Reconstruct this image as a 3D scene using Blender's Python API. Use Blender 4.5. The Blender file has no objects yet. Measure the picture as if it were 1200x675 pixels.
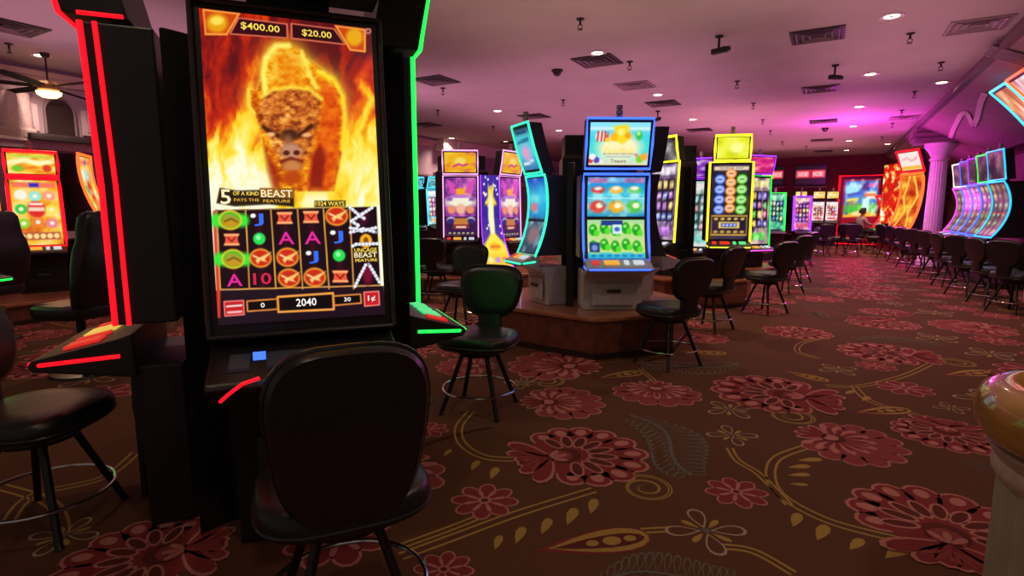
import bpy, bmesh, math, random
import numpy as np
from mathutils import Vector, Matrix
random.seed(7)
rng = np.random.default_rng(11)
SC = bpy.context.scene
COL = SC.collection
R = math.radians
# ------------------------------------------------------------------ camera
HC = 1.4; PITCH = R(7.93); YAW = R(29.5); FPX = 650.0
CEIL = 3.6
cam = bpy.data.cameras.new('camera'); cam.sensor_width = 36.0; cam.lens = 36.0 * FPX / 1200.0
cam.clip_start = 0.05; cam.clip_end = 200
camo = bpy.data.objects.new('camera', cam); COL.objects.link(camo)
camo.location = (0, 0, HC); camo.rotation_euler = (R(90) - PITCH, 0, YAW)
SC.camera = camo
SC.view_settings.view_transform = 'Standard'; SC.view_settings.look = 'None'
SC.view_settings.gamma = 1.0; SC.view_settings.use_curve_mapping = False
SC.view_settings.exposure = 0.0
try:
    SC.cycles.use_denoising = True
    SC.cycles.max_bounces = 6; SC.cycles.diffuse_bounces = 3; SC.cycles.glossy_bounces = 3
    SC.cycles.sample_clamp_indirect = 4.0
    SC.cycles.caustics_reflective = False; SC.cycles.caustics_refractive = False
except Exception: pass
CP, SP = math.cos(PITCH), math.sin(PITCH)
CY, SY = math.cos(YAW), math.sin(YAW)

def W(x, f, z=0.0):                      # right / forward of the camera -> world
    return Vector((x * CY - f * SY, x * SY + f * CY, z))
def CF(px, py, z):                       # where the ray of a pixel meets the level z
    a, b = (px - 600) / FPX, (337.5 - py) / FPX
    up = b * CP - SP; fw = CP + b * SP
    t = (z - HC) / up
    return a * t, fw * t
def P(px, py, z=0.0):
    x, f = CF(px, py, z); return W(x, f, z)
def XF(px, f, z=1.4):
    return (px - 600) / FPX * (f * CP + (HC - z) * SP)
def ZF(py, f):                           # height at forward distance f seen at row py
    b = (337.5 - py) / FPX
    return HC + f * (b * CP - SP) / (CP + b * SP)

# ------------------------------------------------------------------ materials
def s2l(c):
    c = np.asarray(c, dtype=float)
    return np.where(c <= 0.04045, c / 12.92, ((c + 0.055) / 1.055) ** 2.4)
def rgb(r, g, b):
    return tuple(float(v) for v in s2l(np.array([r, g, b]) / 255.0))
MATS = {}
def mat(name, col, rough=0.5, metal=0.0, noise=0.15, nscale=30.0, bump=0.0, coat=0.0, spec=0.5):
    if name in MATS: return MATS[name]
    m = bpy.data.materials.new(name); m.use_nodes = True
    nt = m.node_tree; b = nt.nodes['Principled BSDF']
    b.inputs['Roughness'].default_value = rough; b.inputs['Metallic'].default_value = metal
    b.inputs['Coat Weight'].default_value = coat
    b.inputs['Specular IOR Level'].default_value = spec
    tc = nt.nodes.new('ShaderNodeTexCoord'); nz = nt.nodes.new('ShaderNodeTexNoise')
    nz.inputs['Scale'].default_value = nscale; nz.inputs['Detail'].default_value = 3
    nt.links.new(tc.outputs['Object'], nz.inputs['Vector'])
    rp = nt.nodes.new('ShaderNodeValToRGB')
    lo = [max(0, c * (1 - noise)) for c in col]; hi = [min(1, c * (1 + noise)) for c in col]
    rp.color_ramp.elements[0].position = 0.3; rp.color_ramp.elements[1].position = 0.7
    rp.color_ramp.elements[0].color = (*lo, 1); rp.color_ramp.elements[1].color = (*hi, 1)
    nt.links.new(nz.outputs['Fac'], rp.inputs['Fac']); nt.links.new(rp.outputs['Color'], b.inputs['Base Color'])
    if bump:
        bp = nt.nodes.new('ShaderNodeBump'); bp.inputs['Strength'].default_value = bump; bp.inputs['Distance'].default_value = 0.01
        nt.links.new(nz.outputs['Fac'], bp.inputs['Height']); nt.links.new(bp.outputs['Normal'], b.inputs['Normal'])
    MATS[name] = m
    return m
def emit(name, col, strength=1.0):
    if name in MATS: return MATS[name]
    m = bpy.data.materials.new(name); m.use_nodes = True
    b = m.node_tree.nodes['Principled BSDF']
    b.inputs['Base Color'].default_value = (col[0] * .3, col[1] * .3, col[2] * .3, 1); b.inputs['Roughness'].default_value = 0.4
    b.inputs['Emission Color'].default_value = (*col, 1); b.inputs['Emission Strength'].default_value = strength
    MATS[name] = m
    return m
def screen_mat(strength=1.0):
    n = 'lit_screen_%.2f' % strength
    if n in MATS: return MATS[n]
    m = bpy.data.materials.new(n); m.use_nodes = True
    nt = m.node_tree; b = nt.nodes['Principled BSDF']
    b.inputs['Base Color'].default_value = (.01, .01, .01, 1); b.inputs['Roughness'].default_value = 0.25
    at = nt.nodes.new('ShaderNodeAttribute'); at.attribute_name = 'Col'
    nt.links.new(at.outputs['Color'], b.inputs['Emission Color']); b.inputs['Emission Strength'].default_value = strength
    MATS[n] = m
    return m

BLACK = mat('black_cabinet', (.012, .011, .012), .38, 0, .2, 12)
BLACK_GLOSS = mat('black_gloss', (.008, .008, .009), .14, 0, .1, 8)
LEATHER = mat('black_leather', (.012, .012, .013), .34, 0, .3, 90, .12)
LEGMETAL = mat('black_leg_metal', (.012, .011, .011), .3, .2, .2, 20)
CHROME = mat('chrome', (.75, .74, .72), .16, 1.0, .05, 20)
SILVER = mat('silver_plastic', (.60, .58, .62), .38, .05, .12, 14)
DARKGREY = mat('dark_grey_plastic', (.06, .06, .07), .35, .1, .15, 14)
WOOD = mat('red_brown_wood', (.16, .05, .03), .35, 0, .35, 9, coat=.2)
WOODTOP = mat('copper_wood_edge', (.40, .15, .07), .28, 0, .2, 9, coat=.4)
GOLDRIM = mat('golden_lacquer_wood', (.50, .25, .06), .14, 0, .22, 7, coat=.8)
CREAM = mat('cream_plaster', (.50, .43, .34), .6, 0, .08, 12)
WHITE = mat('white_paint', (.70, .66, .64), .5, 0, .05, 10)

LEDS = {'red': ((1, .004, .012), 1.9), 'green': ((.01, 1, .07), 2.0), 'blue': ((.04, .12, 1), 2.2), 'teal': ((.03, .9, .45), 1.8),
        'yellow': ((1, .92, .03), 1.6), 'orange': ((1, .10, .015), 2.4), 'pink': ((1, .45, .85), 1.3), 'magenta': ((.95, .06, .9), 2.0),
        'purple': ((.32, .03, 1), 1.9), 'white': ((1, .95, 1), 2.0), 'cyan': ((.05, .75, 1), 1.8), 'aqua': ((.015, .42, .80), 1.8)}
def led(c):
    return emit('led_' + c, *LEDS[c])

# ------------------------------------------------------------------ mesh builder
class MB:
    def __init__(s): s.v = []; s.f = []; s.m = []; s.col = []
    def add(s, vs, fs, m=0):
        b = len(s.v); s.v.extend([tuple(v) for v in vs]); s.f.extend([tuple(b + i for i in f) for f in fs]); s.m.extend([m] * len(fs))
        return s
    def box(s, x0, x1, y0, y1, z0, z1, m=0):
        vs = [(x0, y0, z0), (x1, y0, z0), (x1, y1, z0), (x0, y1, z0), (x0, y0, z1), (x1, y0, z1), (x1, y1, z1), (x0, y1, z1)]
        return s.add(vs, [(0, 3, 2, 1), (4, 5, 6, 7), (0, 1, 5, 4), (1, 2, 6, 5), (2, 3, 7, 6), (3, 0, 4, 7)], m)
    def prism_x(s, poly, x0, x1, m=0):                # poly of (y,z)
        n = len(poly)
        vs = [(x0, y, z) for y, z in poly] + [(x1, y, z) for y, z in poly]
        fs = [tuple(range(n)), tuple(range(2 * n - 1, n - 1, -1))]
        fs += [(i, i + n, (i + 1) % n + n, (i + 1) % n) for i in range(n)]
        return s.add(vs, fs, m)
    def prism_z(s, poly, z0, z1, m=0):                # poly of (x,y)
        n = len(poly)
        vs = [(x, y, z0) for x, y in poly] + [(x, y, z1) for x, y in poly]
        fs = [tuple(range(n - 1, -1, -1)), tuple(range(n, 2 * n))]
        fs += [(i, (i + 1) % n, (i + 1) % n + n, i + n) for i in range(n)]
        return s.add(vs, fs, m)
    def tube(s, pts, r, n=8, closed=False, m=0):
        pts = [Vector(p) for p in pts]; k = len(pts); rs = r if isinstance(r, (list, tuple)) else [r] * k
        rings = []; up = None
        for i, p in enumerate(pts):
            if closed: t = pts[(i + 1) % k] - pts[i - 1]
            else: t = pts[min(i + 1, k - 1)] - pts[max(i - 1, 0)]
            t = t.normalized() if t.length > 1e-9 else Vector((0, 0, 1))
            if up is None: up = Vector((0, 0, 1)) if abs(t.z) < .9 else Vector((1, 0, 0))
            a = t.cross(up)
            if a.length < 1e-6: a = t.cross(Vector((0, 1, 0)))
            a.normalize(); b = a.cross(t).normalized(); up = b
            rings.append([p + (a * math.cos(2 * math.pi * j / n) + b * math.sin(2 * math.pi * j / n)) * rs[i] for j in range(n)])
        return s.loft(rings, closed, m)
    def loft(s, rings, closed=False, m=0, cap=True):
        n = len(rings[0]); k = len(rings); vs = [v for r_ in rings for v in r_]; fs = []
        for i in range(k if closed else k - 1):
            a, b = i * n, ((i + 1) % k) * n
            fs += [(a + j, a + (j + 1) % n, b + (j + 1) % n, b + j) for j in range(n)]
        if not closed and cap:
            fs.append(tuple(range(n - 1, -1, -1))); fs.append(tuple((k - 1) * n + j for j in range(n)))
        return s.add(vs, fs, m)
    def lathe(s, prof, n=24, m=0, c=(0, 0, 0)):        # prof of (r,z)
        rings = [[(c[0] + r_ * math.cos(2 * math.pi * j / n), c[1] + r_ * math.sin(2 * math.pi * j / n), c[2] + z) for j in range(n)] for r_, z in prof]
        return s.loft(rings, False, m)
    def build(s, name, mats, parent=None, smooth=True, bevel=0.0, loc=None):
        me = bpy.data.meshes.new(name); me.from_pydata(s.v, [], s.f)
        mats = mats if isinstance(mats, (list, tuple)) else [mats]
        for m in mats: me.materials.append(m)
        if len(mats) > 1: me.polygons.foreach_set('material_index', s.m)
        bm = bmesh.new(); bm.from_mesh(me)
        bmesh.ops.recalc_face_normals(bm, faces=bm.faces)
        if bevel:
            ed = [e for e in bm.edges if len(e.link_faces) == 2 and e.calc_face_angle(0) > 0.6]
            bmesh.ops.bevel(bm, geom=ed, offset=bevel, segments=2, profile=.6, affect='EDGES', clamp_overlap=True)
        bm.to_mesh(me); bm.free()
        if smooth:
            me.polygons.foreach_set('use_smooth', [True] * len(me.polygons))
            try: me.set_sharp_from_angle(angle=R(38))
            except Exception: pass
        me.update()
        o = bpy.data.objects.new(name, me); COL.objects.link(o)
        if parent: o.parent = parent
        if loc is not None: o.location = loc
        return o

def tag(o, label=None, cat=None, group=None, kind=None):
    if label: o['label'] = label
    if cat: o['category'] = cat
    if group: o['group'] = group
    if kind: o['kind'] = kind
    return o
def thing(name, label, cat, loc=(0, 0, 0), rz=0.0, group=None):
    o = bpy.data.objects.new(name, None); COL.objects.link(o); o.empty_display_size = .1
    o.location = loc; o.rotation_euler = (0, 0, rz)
    return tag(o, label, cat, group)
def kids(o): return [c for c in bpy.data.objects if c.parent == o]
KIDS = {}
def dup(src, loc, rz, label, group=None, scale=1.0):
    if src.name not in KIDS: KIDS[src.name] = [(c, kids(c)) for c in kids(src)]
    r_ = src.copy(); COL.objects.link(r_); r_.location = loc; r_.rotation_euler = (0, 0, rz); r_.scale = (scale,) * 3
    r_['label'] = label
    if group: r_['group'] = group
    for c, gs in KIDS[src.name]:
        d = c.copy(); COL.objects.link(d); d.parent = r_
        for g in gs:
            e = g.copy(); COL.objects.link(e); e.parent = d
    return r_

# text as 2-D faces (letters of signs and screens)
_TX = {}
def text2d(body):
    if body in _TX: return _TX[body]
    cu = bpy.data.curves.new('lettering', 'FONT'); cu.body = body; cu.align_x = 'CENTER'; cu.align_y = 'CENTER'; cu.size = 1.0
    cu.resolution_u = 2; cu.offset = 0.012
    o = bpy.data.objects.new('lettering', cu); COL.objects.link(o)
    dg = bpy.context.evaluated_depsgraph_get(); me = bpy.data.meshes.new_from_object(o.evaluated_get(dg))
    vs = [(v.co.x, v.co.y) for v in me.vertices]; fs = [tuple(p.vertices) for p in me.polygons]
    bpy.data.objects.remove(o); bpy.data.curves.remove(cu); bpy.data.meshes.remove(me)
    if vs:
        xs = [v[0] for v in vs]; ys = [v[1] for v in vs]
        cx, cy = (min(xs) + max(xs)) / 2, (min(ys) + max(ys)) / 2
        h = max(ys) - min(ys); w = (max(xs) - min(xs))
        vs = [((x - cx) / w, (y - cy) / h) for x, y in vs]     # unit box
    _TX[body] = (vs, fs)
    return _TX[body]

# ------------------------------------------------------------------ painter for lit screen pictures
def vnoise(X, Y, seed=0):
    g = np.random.default_rng(seed).random((64, 64))
    xi = np.floor(X).astype(int); yi = np.floor(Y).astype(int); fx = X - xi; fy = Y - yi
    fx = fx * fx * (3 - 2 * fx); fy = fy * fy * (3 - 2 * fy)
    a = g[yi % 64, xi % 64]; b = g[yi % 64, (xi + 1) % 64]; c = g[(yi + 1) % 64, xi % 64]; d = g[(yi + 1) % 64, (xi + 1) % 64]
    return (a * (1 - fx) + b * fx) * (1 - fy) + (c * (1 - fx) + d * fx) * fy
def fbm(X, Y, seed=0, o=4):
    t = 0; s = 0; a = 1.0
    for i in range(o):
        t = t + a * vnoise(X * 2 ** i + 13.7 * i, Y * 2 ** i + 7.1 * i, seed + i); s += a; a *= .55
    return t / s
class Art:
    """a picture shown on a screen: colours (0..255) at the points X, Y"""
    def __init__(s, X, Y): s.X = X; s.Y = Y; s.C = np.zeros((len(X), 3))
    def mix(s, a, col):
        a = np.clip(a, 0, 1)[:, None]; s.C = s.C * (1 - a) + np.asarray(col, float) * a
    def fill(s, col): s.C[:] = col
    def ramp(s, t, stops):
        ps = [p for p, _ in stops]
        return np.stack([np.interp(t, ps, [c[k] for _, c in stops]) for k in range(3)], 1)
    def ell(s, cx, cy, rx, ry, col, soft=.15, a=1.0):
        d = np.sqrt(((s.X - cx) / rx) ** 2 + ((s.Y - cy) / ry) ** 2); s.mix(a * (1 - d) / soft + .5 * a, col)
    def ring(s, cx, cy, rx, ry, t, col):
        d = np.sqrt(((s.X - cx) / rx) ** 2 + ((s.Y - cy) / ry) ** 2); s.mix(1.3 - np.abs(d - 1) / t, col)
    def rect(s, x0, y0, x1, y1, col, soft=.01, a=1.0):
        d = np.minimum(np.minimum(s.X - x0, x1 - s.X), np.minimum(s.Y - y0, y1 - s.Y)); s.mix(a * np.clip(d / soft + .5, 0, 1), col)
    def frame(s, x0, y0, x1, y1, t, col, soft=.01):
        d = np.minimum(np.minimum(s.X - x0, x1 - s.X), np.minimum(s.Y - y0, y1 - s.Y)); s.mix(np.clip((t / 2 - np.abs(d)) / soft + .5, 0, 1), col)
    def segd(s, pts, closed=False):
        d = np.full(len(s.X), 1e9); q = list(pts) + ([pts[0]] if closed else [])
        for (x0, y0), (x1, y1) in zip(q[:-1], q[1:]):
            dx, dy = x1 - x0, y1 - y0; L = dx * dx + dy * dy + 1e-12
            t = np.clip(((s.X - x0) * dx + (s.Y - y0) * dy) / L, 0, 1)
            d = np.minimum(d, np.hypot(s.X - x0 - t * dx, s.Y - y0 - t * dy))
        return d
    def line(s, pts, w, col, soft=None, closed=False, a=1.0):
        soft = soft or w * .4; s.mix(a * np.clip((w / 2 - s.segd(pts, closed)) / soft + .5, 0, 1), col)
    def inside(s, pts):
        ins = np.zeros(len(s.X), bool); n = len(pts)
        for i in range(n):
            (x0, y0), (x1, y1) = pts[i], pts[(i + 1) % n]
            if y0 == y1: continue
            c = ((y0 > s.Y) != (y1 > s.Y)) & (s.X < (x1 - x0) * (s.Y - y0) / (y1 - y0) + x0); ins ^= c
        return ins
    def poly(s, pts, col, soft=.01, a=1.0):
        d = s.segd(pts, True); d = np.where(s.inside(pts), d, -d)
        al = np.clip(d / soft + .5, 0, 1) * a
        if np.ndim(col) == 2:
            s.C = s.C * (1 - al[:, None]) + col * al[:, None]
        else: s.mix(al, col)

def screen_mesh(name, surf, nx, ny, art, strength=1.0, texts=(), parent=None, aspect=1.0):
    """surf(u,v)->(x,y,z); art(Art) paints with X=u, Y=v; texts: (string, uc, vc, uw, vh, colour name, rgb)"""
    us = np.linspace(0, 1, nx); vs = np.linspace(0, 1, ny)
    mb = MB(); pts = [surf(u, v) for v in vs for u in us]
    mb.add(pts, [(j * nx + i, j * nx + i + 1, (j + 1) * nx + i + 1, (j + 1) * nx + i) for j in range(ny - 1) for i in range(nx - 1)], 0)
    U, V = np.meshgrid(us, vs); A = Art(U.ravel(), V.ravel()); art(A)
    cols = s2l(np.clip(A.C, 0, 255) / 255.0)
    mats = [screen_mat(strength)]; names = {}
    e = 0.0012
    for t in texts:
        body, uc, vc, uw, vh, cname, crgb = t
        if cname not in names: names[cname] = len(mats); mats.append(emit('screen_text_' + cname, rgb(*crgb), strength))
        tv, tf = text2d(body); out = []
        for (a, b) in tv:
            u, v = uc + a * uw, vc + b * vh
            p = Vector(surf(u, v)); du = Vector(surf(u + .01, v)) - p; dv = Vector(surf(u, v + .01)) - p
            out.append(tuple(p + du.cross(dv).normalized() * e))
        mb.add(out, tf, names[cname])
    n0 = len(pts)
    me = bpy.data.meshes.new(name); me.from_pydata(mb.v, [], mb.f)
    for m in mats: me.materials.append(m)
    me.polygons.foreach_set('material_index', mb.m)
    at = me.color_attributes.new('Col', 'FLOAT_COLOR', 'POINT')
    full = np.ones((len(mb.v), 4)); full[:n0, :3] = cols
    at.data.foreach_set('color', full.ravel().astype(np.float32))
    me.polygons.foreach_set('use_smooth', [True] * len(me.polygons)); me.update()
    o = bpy.data.objects.new(name, me); COL.objects.link(o)
    if parent: o.parent = parent
    return o
# ------------------------------------------------------------------ the room
XL, XR, YB, YN = -10.8, 3.9, 26.6, -1.6
SOFX, SOFZ = 1.85, 3.44
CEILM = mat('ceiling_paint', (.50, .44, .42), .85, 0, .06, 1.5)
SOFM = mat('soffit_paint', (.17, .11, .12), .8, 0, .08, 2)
BACKM = mat('maroon_wall_paint', (.20, .03, .035), .7, 0, .1, 2)
LEFTM = mat('pale_wall_paint', (.38, .28, .35), .75, 0, .06, 2)
RIGHTM = mat('mauve_wall_paint', (.24, .14, .15), .75, 0, .1, 2)
def structure(o): o['kind'] = 'structure'; return o
structure(MB().box(XL - .3, SOFX, YN, YB + .2, CEIL, CEIL + .09).build('ceiling', CEILM, smooth=False))
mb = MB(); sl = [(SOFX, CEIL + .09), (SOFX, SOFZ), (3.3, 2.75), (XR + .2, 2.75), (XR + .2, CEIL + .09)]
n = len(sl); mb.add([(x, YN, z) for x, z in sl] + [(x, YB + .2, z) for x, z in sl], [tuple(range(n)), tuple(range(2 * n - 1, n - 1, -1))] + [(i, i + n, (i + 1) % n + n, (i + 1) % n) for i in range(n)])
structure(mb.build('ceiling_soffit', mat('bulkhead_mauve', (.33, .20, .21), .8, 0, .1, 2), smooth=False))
structure(MB().box(XL - .3, XR + .2, YB, YB + .2, 0, CEIL).build('wall_back', BACKM, smooth=False))
structure(MB().box(XL - .3, XL, YN, YB, 0, CEIL).build('wall_left', LEFTM, smooth=False))
structure(MB().box(XR, XR + .2, YN, YB, 0, 2.75).build('wall_right', RIGHTM, smooth=False))
# stepped moulding where the lower soffit meets the ceiling, and the crown on the left wall
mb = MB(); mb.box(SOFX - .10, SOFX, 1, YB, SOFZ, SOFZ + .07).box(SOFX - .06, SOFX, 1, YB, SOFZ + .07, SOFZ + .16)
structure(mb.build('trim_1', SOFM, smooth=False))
mb = MB(); mb.prism_z([(XL, -1), (XL + .16, -1), (XL + .16, YB), (XL, YB)], CEIL - .16, CEIL - .08); mb.prism_z([(XL, -1), (XL + .08, -1), (XL + .08, YB), (XL, YB)], CEIL - .26, CEIL - .16)
structure(mb.build('trim_2', mat('crown_paint', (.55, .38, .34), .6, 0, .05, 3), smooth=False))
structure(MB().box(XL, XR, YB - .03, YB, 0, .15).build('baseboard_back', mat('dark_base', (.03, .015, .015), .4), smooth=False))
structure(MB().box(XL, XL + .03, YN, YB - .03, 0, .15).build('baseboard_left', WHITE, smooth=False))
# beam over the column on the right, stepped
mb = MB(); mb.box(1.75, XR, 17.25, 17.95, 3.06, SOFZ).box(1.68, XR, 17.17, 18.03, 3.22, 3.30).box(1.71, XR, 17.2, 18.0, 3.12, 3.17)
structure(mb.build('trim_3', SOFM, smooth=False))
# pale coved bulkhead far on the left
a = P(470, 166, CEIL); 
mb = MB(); prof = [(0, 0), (0, -.10), (.25, -.16), (.6, -.20), (1.0, -.34), (1.3, -.36), (1.3, 0)]
vs = []
for yy in (0, 5.0):
    for q, z in prof: vs.append((a.x + q * 1.3, a.y + yy, CEIL + z))
n = len(prof)
mb.add(vs, [tuple(range(n)), tuple(range(2 * n - 1, n - 1, -1))] + [(i, i + n, (i + 1) % n + n, (i + 1) % n) for i in range(n)])
structure(mb.build('trim_4', mat('bulkhead_paint', (.70, .62, .55), .7, 0, .04, 3), smooth=False))

# ------------------------------------------------------------------ carpet with its woven flowers (one floor mesh)
C_BROWN, C_RED, C_PINK, C_DRED, C_GOLD, C_GREY, C_CREAM, C_ROSE = range(8)
def carpet(name, col):
    return mat(name, col, .95, 0, .28, 260, .15, spec=.1)
CARPET = [carpet('carpet_brown', (.112, .046, .024)), carpet('carpet_red', (.22, .034, .034)), carpet('carpet_pink', (.46, .17, .145)),
          carpet('carpet_dark_red', (.115, .026, .020)), carpet('carpet_gold', (.38, .23, .06)), carpet('carpet_grey', (.135, .125, .105)),
          carpet('carpet_cream', (.40, .29, .20)), carpet('carpet_rose', (.26, .052, .050))]
FL = MB()
FL.add([(XL, YN, 0), (XR, YN, 0), (XR, YB, 0), (XL, YB, 0), (XL, YN, -.1), (XR, YN, -.1), (XR, YB, -.1), (XL, YB, -.1)],
       [(0, 1, 2, 3), (7, 6, 5, 4), (0, 4, 5, 1), (1, 5, 6, 2), (2, 6, 7, 3), (3, 7, 4, 0)], C_BROWN)
LZ = .0007
class Motif:
    def __init__(s, o, ang, sc, flip=1, lz=0): s.o = o; s.c = math.cos(ang); s.s = math.sin(ang); s.k = sc; s.fl = flip; s.lz = lz
    def pt(s, x, y): y *= s.fl; return (s.o[0] + s.k * (x * s.c - y * s.s), s.o[1] + s.k * (x * s.s + y * s.c))
    def poly(s, pts, m, layer):
        FL.add([(*s.pt(x, y), LZ * (layer + s.lz)) for x, y in pts], [tuple(range(len(pts)))], m)
    def ell(s, x, y, rx, ry, a, m, layer, n=12):
        ca, sa = math.cos(a), math.sin(a)
        s.poly([(x + rx * math.cos(t) * ca - ry * math.sin(t) * sa, y + rx * math.cos(t) * sa + ry * math.sin(t) * ca) for t in [2 * math.pi * i / n for i in range(n)]], m, layer)
    def drop(s, x, y, L, w, a, m, layer, n=12):           # teardrop: point at x,y, round end L away
        ca, sa = math.cos(a), math.sin(a); q = []
        for i in range(n):
            t = i / n * 2 * math.pi
            u = L * (1 - math.cos(t)) / 2; v = w * math.sin(t) * math.sin(t / 2) ** 1.2
            q.append((x + u * ca - v * sa, y + u * sa + v * ca))
        s.poly(q, m, layer)
    def strip(s, pts, w, m, layer):
        L = []; Rr = []
        for i, p in enumerate(pts):
            a = pts[max(i - 1, 0)]; b = pts[min(i + 1, len(pts) - 1)]
            dx, dy = b[0] - a[0], b[1] - a[1]; d = math.hypot(dx, dy) or 1
            ww = w(i / (len(pts) - 1)) if callable(w) else w
            L.append((p[0] - dy / d * ww, p[1] + dx / d * ww)); Rr.append((p[0] + dy / d * ww, p[1] - dx / d * ww))
        vs = [(*s.pt(*q), LZ * (layer + s.lz)) for q in L + Rr]; n = len(pts)
        FL.add(vs, [(i + n, i + 1 + n, i + 1, i) for i in range(n - 1)], m)

def big_flower(M):                                    # base at 0, tip at x=1
    for a in [-118, -92, -66, -41, -16, 9, 34, 59, 84, 110]:   # outer scallops
        t = R(a); r = .46 + .08 * math.cos(t)
        x, y = .42 + r * math.cos(t) * .95, r * math.sin(t) * 1.0
        M.ell(x, y, .215, .165, t, C_PINK, 1); M.ell(x, y, .185, .138, t, C_RED, 2); M.ell(x + .05 * math.cos(t), y + .05 * math.sin(t), .085, .06, t, C_PINK, 3)
    M.ell(.40, 0, .45, .46, 0, C_RED, 3)
    for a in [-105, -76, -50, -25, 0, 25, 50, 76, 105]:        # ring of brown ovals
        t = R(a); x, y = .38 + .30 * math.cos(t), .31 * math.sin(t)
        M.ell(x, y, .15, .068, t, C_PINK, 4); M.ell(x, y, .122, .046, t, C_DRED, 5)
    M.ell(.30, 0, .17, .16, 0, C_DRED, 6); M.ell(.24, 0, .14, .12, 0, C_ROSE, 7); 
    for a in [-40, 0, 40]: M.drop(.14, 0, .19, .04, R(a), C_PINK, 8)
    for i, (a, L, w) in enumerate([(150, .42, .10), (172, .34, .09), (-172, .34, .09), (-150, .42, .10), (125, .50, .11), (-125, .50, .11)]):   # curling base petals
        M.drop(.18, 0, L + .05, w + .022, R(a), C_PINK, 6 + (i % 2)); M.drop(.16, 0, L, w, R(a), C_RED, 7 + (i % 2))
        M.drop(.05, .0, L * .55, w * .28, R(a), C_ROSE, 9)
def round_flower(M):                                  # lighter fan blossom
    for a in [-130, -100, -72, -44, -15, 15, 44, 72, 100, 130]:
        t = R(a); x, y = .42 + .42 * math.cos(t), .5 * math.sin(t)
        M.ell(x, y, .19, .15, t, C_PINK, 1); M.ell(x, y, .165, .125, t, C_ROSE, 2)
    M.ell(.40, 0, .38, .44, 0, C_ROSE, 3)
    for a in range(-120, 121, 24):
        M.drop(.22, 0, .48, .07, R(a), C_PINK, 4); M.drop(.26, 0, .36, .045, R(a), C_RED, 5)
    M.ell(.22, 0, .14, .15, 0, C_DRED, 6); M.ell(.20, 0, .09, .10, 0, C_PINK, 7)
    for a in [140, 165, 195, 220]: M.drop(.18, 0, .40, .09, R(a), C_PINK, 6); M.drop(.16, 0, .34, .062, R(a), C_RED, 7)
def small_flower(M):                                  # centre at 0, radius 1
    for i in range(8):
        t = R(45 * i + 10); M.ell(.62 * math.cos(t), .62 * math.sin(t), .40, .28, t, C_PINK, 1); M.ell(.62 * math.cos(t), .62 * math.sin(t), .33, .22, t, C_RED, 2)
    M.ell(0, 0, .52, .52, 0, C_RED, 3)
    for i in range(8):
        t = R(45 * i + 32); M.drop(.1 * math.cos(t), .1 * math.sin(t), .55, .09, t, C_PINK, 4)
    M.ell(0, 0, .2, .2, 0, C_PINK, 5); M.ell(0, 0, .11, .11, 0, C_DRED, 6)
def clover(M):
    for i in range(4):
        t = R(90 * i + 20); M.drop(.1 * math.cos(t), .1 * math.sin(t), .9, .30, t, C_CREAM, 1, 14); M.drop(.18 * math.cos(t), .18 * math.sin(t), .74, .235, t, C_BROWN, 2, 14)
        t = R(90 * i + 65); M.drop(.15 * math.cos(t), .15 * math.sin(t), .5, .11, t, C_GOLD, 1)
    M.ell(0, 0, .1, .1, 0, C_GREY, 3)
def fern(M):                                          # 0 -> x=1, S curve
    n = 17; cu = [(i / n, .10 * math.sin(i / n * 5.2)) for i in range(n + 1)]
    M.strip(cu, .012, C_GREY, 3)
    for i in range(1, n):
        x, y = cu[i]; L = .20 * math.sin(math.pi * (i + 1.5) / (n + 2.5)) + .06
        for sg in (1, -1):
            M.drop(x, y, L, .040, R(58) * sg, C_GREY, 1 + .1 * (i % 3), 10); M.drop(x + .008, y + .012 * sg, L * .84, .026, R(58) * sg, C_BROWN, 2 + .1 * (i % 3), 10)
def paisley(M):                                       # point at 0, round end at x=1
    M.drop(0, 0, 1.0, .235, 0, C_RED, 1, 18); M.drop(.10, 0, .88, .215, 0, C_GOLD, 2, 18); M.drop(.14, -.01, .80, .12, 0, C_DRED, 3, 18)
    for x, r_ in ((.48, .042), (.65, .062), (.81, .042)): M.ell(x, -.01, r_ * 1.3, r_, 0, C_GOLD, 4)
def spiral(M):
    for off in (0, .12):
        pts = []
        for i in range(40):
            t = i / 39 * 2.2 * 2 * math.pi; r_ = .12 + (.88 - off) * (i / 39)
            pts.append((r_ * math.cos(t), r_ * math.sin(t)))
        M.strip(pts, .026, C_GOLD, 1)
def fl(px, py): p = P(px, py, 0); return (p.x, p.y)
def spline(pts, n=8):
    q = [Vector((*p, 0)) for p in pts]; out = []
    for i in range(len(q) - 1):
        p0, p1, p2, p3 = q[max(i - 1, 0)], q[i], q[i + 1], q[min(i + 2, len(q) - 1)]
        for k in range(n):
            t = k / n
            v = .5 * (2 * p1 + (p2 - p0) * t + (2 * p0 - 5 * p1 + 4 * p2 - p3) * t * t + (3 * p1 - p0 - 3 * p2 + p3) * t ** 3); out.append((v.x, v.y))
    out.append((q[-1].x, q[-1].y)); return out
USED = []
def put(fn, a, b, flip=1, lz=0):
    A, B = fl(*a), fl(*b); dx, dy = B[0] - A[0], B[1] - A[1]; L = math.hypot(dx, dy)
    k_ = .86 if fn in (big_flower, round_flower) else 1
    fn(Motif((A[0] + dx * .04, A[1] + dy * .04), math.atan2(dy, dx), L * k_, flip, lz)); USED.append(((A[0] + B[0]) / 2, (A[1] + B[1]) / 2, L * .62))
def putc(fn, c, r, ang=0, flip=1):
    A = fl(*c); B = fl(c[0] + r, c[1]); L = math.hypot(B[0] - A[0], B[1] - A[1]); fn(Motif(A, R(ang), L, flip)); USED.append((*A, L))
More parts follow.
